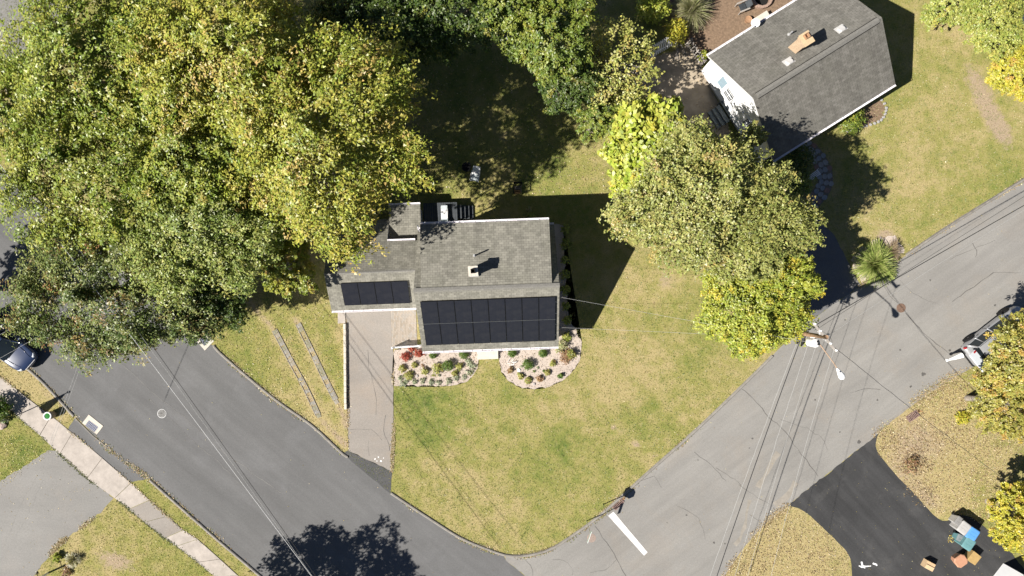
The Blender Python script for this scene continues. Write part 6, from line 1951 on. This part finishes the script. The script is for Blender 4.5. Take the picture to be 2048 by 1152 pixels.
TW = MB(); rt = random.Random(3)
for q in range(12):
    x, y = G(1020 + rt.uniform(-9, 9), 727 + rt.uniform(-5, 5)); a = rt.uniform(-.3, 1.2); TW.tube([(x, y, .02), (x + .22 * math.cos(a), y + .22 * math.sin(a), .10 + rt.uniform(0, .2))], .012, 5)
tag(TW.build('twig_heap', MT['white']), 'small heap of white twigs left of the largest round bush in the right bed', 'twigs')
bush('loose weed by the rear dormer wall on the shaded lawn', 1062, 432, .26, .35, 'hedge', 380, 420, .045, 'weed', 'plant', open_=.8)
bush('pale flowering weed behind the rear dormer wall', 1059, 418, .16, .25, 'pale', 381, 200, .04, 'weed', 'plant', open_=.8)
# fountain grasses
grass_clump('large fountain grass at the neighbour\'s driveway mouth', 1752, 527, 1.5, 1.15, [(.26, .33, .085), (.36, .41, .12), (.43, .44, .17), (.20, .27, .06)], 401, 2300, .024)
grass_clump('dry reddish grass clump behind the large fountain grass', 1784, 503, .9, .9, [(.30, .22, .14), (.26, .2, .13), (.34, .28, .18)], 402, 300, .016)
grass_clump('pale silvery fountain grass at the top edge of the brown yard', 1385, 18, 1.45, 1.7, [(.34, .32, .18), (.40, .37, .24), (.28, .28, .13), (.22, .25, .09)], 403, 1100, .019)
grass_clump('small tan grass clump on the lower left lawn', 145, 1120, .55, .65, [(.28, .25, .10), (.34, .30, .16), (.20, .22, .06), (.45, .42, .3)], 404, 420, .014)
bush('fresh green plant beside the tan grass clump, lower left', 114, 1115, .26, .4, 'bright', 405, 420, .05, 'leafy_plant', 'plant', open_=.5)
bush('low brown plant at the bottom edge, lower left lawn', 132, 1146, .3, .3, 'rustbush', 406, 360, .05, 'dry_plant', 'plant', open_=.6)
bush('vivid green rounded shrub at the top edge, left of the silvery grass', 1306, 14, .98, 1.9, 'lime', 407, 2600, .075, 'shrub', 'shrub')
bush('yellow-green shrub behind the white picket panel', 1352, 62, .72, 1.5, 'yellowbush', 408, 1300, .07, 'shrub', 'shrub', open_=.3)
bush('yellow-leaved plant at the back corner of the white house', 1406, 112, .30, .8, 'bright', 409, 420, .07, 'shrub', 'shrub', open_=.4)
bush('lone bright yellow-green plant on the dry lawn at the right', 1926, 835, .42, .45, 'yellowbush', 410, 900, .055, 'leafy_plant', 'plant', open_=.4)
bush('small leafless brown shrub on the dry lawn near the black driveway', 1825, 928, .5, .5, 'rustbush', 411, 480, .05, 'dry_shrub', 'plant', open_=.9)
bush('dark shrub at the left edge beside the boulder', -6, 818, .75, 1.3, 'boxwood', 412, 1300, .07, 'shrub', 'shrub', open_=.5)
bush('pale green plant beside the boulder at the left edge', 6, 836, .30, .4, 'sage', 413, 300, .05, 'leafy_plant', 'plant', open_=.6)
bush('rounded dark green shrub under the neighbour\'s front gutter, right one', 1702, 240, .85, 1.2, 'green', 414, 1700, .06, 'shrub', 'shrub')
bush('dark green shrub under the neighbour\'s front gutter beside the path', 1600, 320, .9, 1.3, 'darkgreen', 415, 1500, .07, 'shrub', 'shrub')
bush('low green shrub between the path and the olive tree', 1600, 365, .8, .9, 'green', 416, 1300, .07, 'shrub', 'shrub', open_=.3)

# ------------------------------------------------------------------ grass tufts and fallen leaves (nobody could count them)
def scatter(n, keep, seed, lo=(-36, -20.5), hi=(36, 20.5)):
    rng = np.random.default_rng(seed)
    q = rng.uniform(lo, hi, (n, 2))
    return q[keep(q[:, 0], q[:, 1])], rng


hard = [road_dark, road_right, drive_main, drive_left, db, P(BED_L), P(BED_R), P([(1300, 112), (1345, 105), (1378, 90), (1402, 130), (1440, 215), (1462, 262), (1440, 300), (1390, 330), (1310, 300), (1260, 190)]),
        P([(1345, -60), (1640, -60), (1600, 0), (1420, 120), (1404, 130), (1378, 88), (1352, 70), (1330, 20)]), P([(135, 862), (150, 835), (225, 905), (296, 957), (264, 964), (240, 950)]), P(up + lo[::-1]) if False else P([(-40, 722), (0, 752), (103, 832), (205, 916), (299, 1000), (395, 1078), (530, 1196), (490, 1204), (395, 1124), (290, 1044), (175, 956), (80, 870), (0, 800), (-40, 768)]),
        P([(785, 615), (835, 615), (835, 697), (785, 697)]), P([(1540, 470), (1560, 435), (1640, 440), (1668, 470), (1702, 535), (1722, 571), (1650, 620), (1590, 668), (1520, 600)])]
fx0 = P([(545, 655), (640, 840)]);


def lawn_ok(x, y):
    r = np.ones(len(x), bool)
    for h in hard: r &= ~inpoly(x, y, h)
    return r


def near_grid(arr, x, y):
    i = np.clip(np.searchsorted(xs, x), 0, NX - 1); j = np.clip(np.searchsorted(ys, y), 0, NY - 1)
    return arr.reshape(NY, NX)[j, i]


q, rng = scatter(420000, lawn_ok, 77)
bq = near_grid(bare, q[:, 0], q[:, 1]); dq = near_grid(dry, q[:, 0], q[:, 1])
q = q[rng.random(len(q)) > np.clip(bq * 1.5, 0, .8)]; dq = near_grid(dry, q[:, 0], q[:, 1])
m = len(q)
az = rng.uniform(0, 6.283, m); hh = rng.uniform(.02, .06, m); w = rng.uniform(.012, .03, m); ln = rng.uniform(.02, .07, m)
z0 = np.full(m, .0)
b0 = np.stack([q[:, 0], q[:, 1], z0], 1); sd = np.stack([-np.sin(az), np.cos(az), 0 * az], 1); fw = np.stack([np.cos(az), np.sin(az), 0 * az], 1)
V = np.stack([b0 - sd * w[:, None], b0 + sd * w[:, None], b0 + fw * ln[:, None] + np.stack([0 * az, 0 * az, hh], 1)], 1).reshape(-1, 3)
me = quads_mesh('grass_blades', V, np.arange(len(V)).reshape(-1, 3))
pal = np.array([(.105, .155, .036), (.205, .225, .060), (.315, .285, .100), (.430, .360, .195)])
cs = np.clip(dq * .8 + .12 + .55 * (vnoise(q[:, 0], q[:, 1], .5, 5) - .35) + rng.normal(0, .16, m), 0, 1)
cc = np.stack([np.interp(cs, [0, .3, .62, 1], pal[:, k]) for k in range(3)], 1) * rng.normal(1, .16, (m, 1)).clip(.5, 1.6)
a = me.color_attributes.new('tint', 'FLOAT_COLOR', 'POINT')
a.data.foreach_set('color', np.concatenate([np.repeat(cc, 3, 0), np.ones((3 * m, 1))], 1).astype(np.float32).ravel())
me.materials.append(MT['leaf'])
tag(link('grass_blades', me), 'short mown grass on the lawns', 'grass', kind='stuff')


def edge_litter(pts, cols, seed, n, spread=.10, z=.012):
    path = np.array(pxpath(pts, .2)); rng = np.random.default_rng(seed)
    cl = np.clip(vnoise(path[:, 0], path[:, 1], 1.3, seed) - .25, 0, 1) ** 1.5; cl /= cl.sum()
    k = rng.choice(len(path), n, p=cl)
    q = path[k] + rng.normal(0, spread, (n, 2))
    Cc = np.stack([q[:, 0], q[:, 1], np.full(n, z)], 1); N = nrm(np.array([0, 0, 1.0]) + rng.normal(0, .4, (n, 3))); L = rng.uniform(.02, .055, n); Cc[:, 2] += L * .4
    col = np.array(cols)[rng.integers(0, len(cols), n)] * rng.normal(1, .2, (n, 1)).clip(.4, 1.5)
    tag(link('fallen_leaves', leaf_mesh('fallen_leaves', leaf_quads(Cc, N, rng.normal(0, 1, (n, 3)), L, L * .65), col)), kind='stuff')


def litter(name, n, poly, cols, seed, z, size=(.03, .07)):
    a_ = np.array(poly)[:, :2]
    q, rng = scatter(n, lambda x, y: inpoly(x, y, poly), seed, a_.min(0), a_.max(0))
    m = len(q)
    Cc = np.stack([q[:, 0], q[:, 1], np.full(m, z)], 1)
    N = nrm(np.array([0, 0, 1.0]) + rng.normal(0, .35, (m, 3))); L = rng.uniform(*size, m)
    Cc[:, 2] += L * .35
    col = np.array(cols)[rng.integers(0, len(cols), m)] * rng.normal(1, .2, (m, 1)).clip(.4, 1.5)
    tag(link(name, leaf_mesh(name, leaf_quads(Cc, N, rng.normal(0, 1, (m, 3)), L, L * .65), col)), kind='stuff')


yel = [(.50, .40, .10), (.55, .46, .18), (.42, .30, .08), (.60, .55, .30)]
tan = [(.42, .33, .18), (.36, .26, .13), (.48, .40, .24), (.30, .21, .12), (.53, .45, .28)]
litter('fallen_leaves', 430, db, [(.40, .33, .08), (.44, .38, .14), (.34, .26, .08)], 501, .012, (.016, .034))
litter('fallen_leaves', 9000, P([(1760, 868), (1868, 783), (1960, 740), (2048, 800), (2048, 900), (1990, 1060), (1925, 1030), (1865, 1028), (1790, 946), (1752, 890)]), tan, 502, .02, (.03, .06))
litter('fallen_leaves', 60, P([(1895, 1070), (1908, 1070), (1908, 1085), (1895, 1085)]), yel, 503, .02, (.03, .05))
litter('fallen_leaves', 3000, P([(1574, 1018), (1641, 1053), (1695, 1108), (1702, 1152), (1440, 1152), (1490, 1098)]), tan, 504, .02, (.025, .05))
litter('fallen_leaves', 420, road_right, yel + tan, 505, .008, (.02, .04))
litter('fallen_leaves', 320, road_dark, yel + tan, 506, .008, (.02, .04))
litter('fallen_leaves', 1500, P([(800, 120), (1230, 120), (1230, 390), (860, 390)]), tan, 507, .03, (.03, .06))
litter('fallen_leaves', 260, drive_left, yel + tan, 508, .012, (.02, .045))
litter('fallen_leaves', 500, P([(1300, 112), (1378, 90), (1462, 262), (1390, 330), (1260, 190)]), tan, 509, .012, (.03, .06))
litter('fallen_leaves', 700, P([(0, 860), (105, 905), (0, 980)]) , yel, 510, .03, (.02, .04))
litter('fallen_leaves', 1200, P([(230, 1000), (430, 1152), (150, 1152)]), yel, 511, .03, (.02, .035))

edge_litter(KL_UP[4:9], tan + [(.16, .20, .05), (.22, .24, .07)], 520, 1600)
edge_litter(KL_UP[9:] + KR_UP[1:8], tan + [(.16, .20, .05), (.22, .24, .07), (.25, .25, .09)], 521, 3200)
edge_litter(KR_UP[11:15], tan + [(.2, .24, .06)], 522, 1200)
edge_litter(KR_LO[5:11], tan + [(.24, .24, .08)], 523, 2600, .22)
edge_litter(KR_LO[0:5], tan, 524, 1200, .16)
edge_litter(KL_LO[2:9], tan + [(.18, .22, .06)], 525, 1800, .12)
edge_litter(up, tan + [(.18, .22, .06)], 526, 900, .07, .03)
edge_litter(lo, [(.05, .06, .02), (.10, .12, .04), (.2, .2, .08)], 527, 2200, .06, .025)
edge_litter([(227, 996), (205, 1022), (140, 1072), (112, 1095), (60, 1160)], tan + [(.2, .22, .07)], 528, 1500, .09)
edge_litter([(787, 700), (786, 790), (787, 860), (784, 942)], tan + [(.2, .22, .07)], 529, 1300, .06, .015)
edge_litter([(691, 640), (695, 780), (697, 901)], tan, 530, 600, .06, .015)
litter('fallen_leaves', 1800, P([(440, 560), (650, 560), (690, 640), (692, 890), (640, 850), (500, 750), (430, 690)]), tan + yel, 531, .03, (.02, .05))
litter('fallen_leaves', 2600, P([(800, 780), (1000, 790), (1160, 740), (1240, 520), (1480, 690), (1440, 800), (1200, 1020), (1020, 1100), (800, 980)]), tan + [(.13, .18, .04)] * 3, 532, .03, (.02, .05))
litter('fallen_leaves', 1400, P([(1700, 470), (1640, 300), (1800, 180), (1900, 20), (2048, 120), (2048, 340), (1800, 500)]), tan + [(.13, .18, .04)] * 3, 533, .03, (.02, .05))

litter('fallen_leaves', 160, P(BED_L), [(.36, .22, .08), (.28, .15, .06), (.20, .16, .07), (.10, .07, .04)], 540, .03, (.02, .05))
litter('fallen_leaves', 170, P(BED_R), [(.36, .22, .08), (.28, .15, .06), (.20, .16, .07), (.10, .07, .04)], 541, .03, (.02, .05))
rw = random.Random(12)
for k in range(15):
    onl = k < 7
    px, py = (rw.uniform(795, 945), rw.uniform(722, 766)) if onl else (rw.uniform(1008, 1150), rw.uniform(715, 768))
    if not inpoly([G(px, py)[0]], [G(px, py)[1]], P(BED_L if onl else BED_R))[0]: continue
    tag_ = 'tiny sprouting seedling in the mulch of the %s bed' % ('left' if onl else 'right')
    bush(tag_, px, py, rw.uniform(.06, .12), rw.uniform(.06, .14), rw.choice(['perennial', 'sage', 'rustbush', 'boxwood']), 600 + k, 70, .03, 'seedling', 'plant', 'seedlings in the %s bed mulch' % ('left' if onl else 'right'), open_=.9)

brn = [(.24, .17, .10), (.20, .14, .08), (.30, .22, .13), (.16, .11, .07)]
for k, (px, py, rr0, n) in enumerate([(1830, 925, 34, 420), (1790, 890, 40, 260), (1870, 870, 46, 320), (1920, 800, 40, 260), (1840, 985, 36, 200), (1960, 880, 50, 200), (1560, 1080, 50, 240), (1640, 1120, 40, 200), (1500, 1130, 40, 200)]):
    litter('fallen_leaves', n, [G(px + rr0 * math.cos(t) * (1 + .3 * math.sin(3 * t + k)), py + rr0 * .8 * math.sin(t)) for t in np.linspace(0, 6.28, 15)[:-1]], brn + tan[:2], 560 + k, .03, (.03, .06))
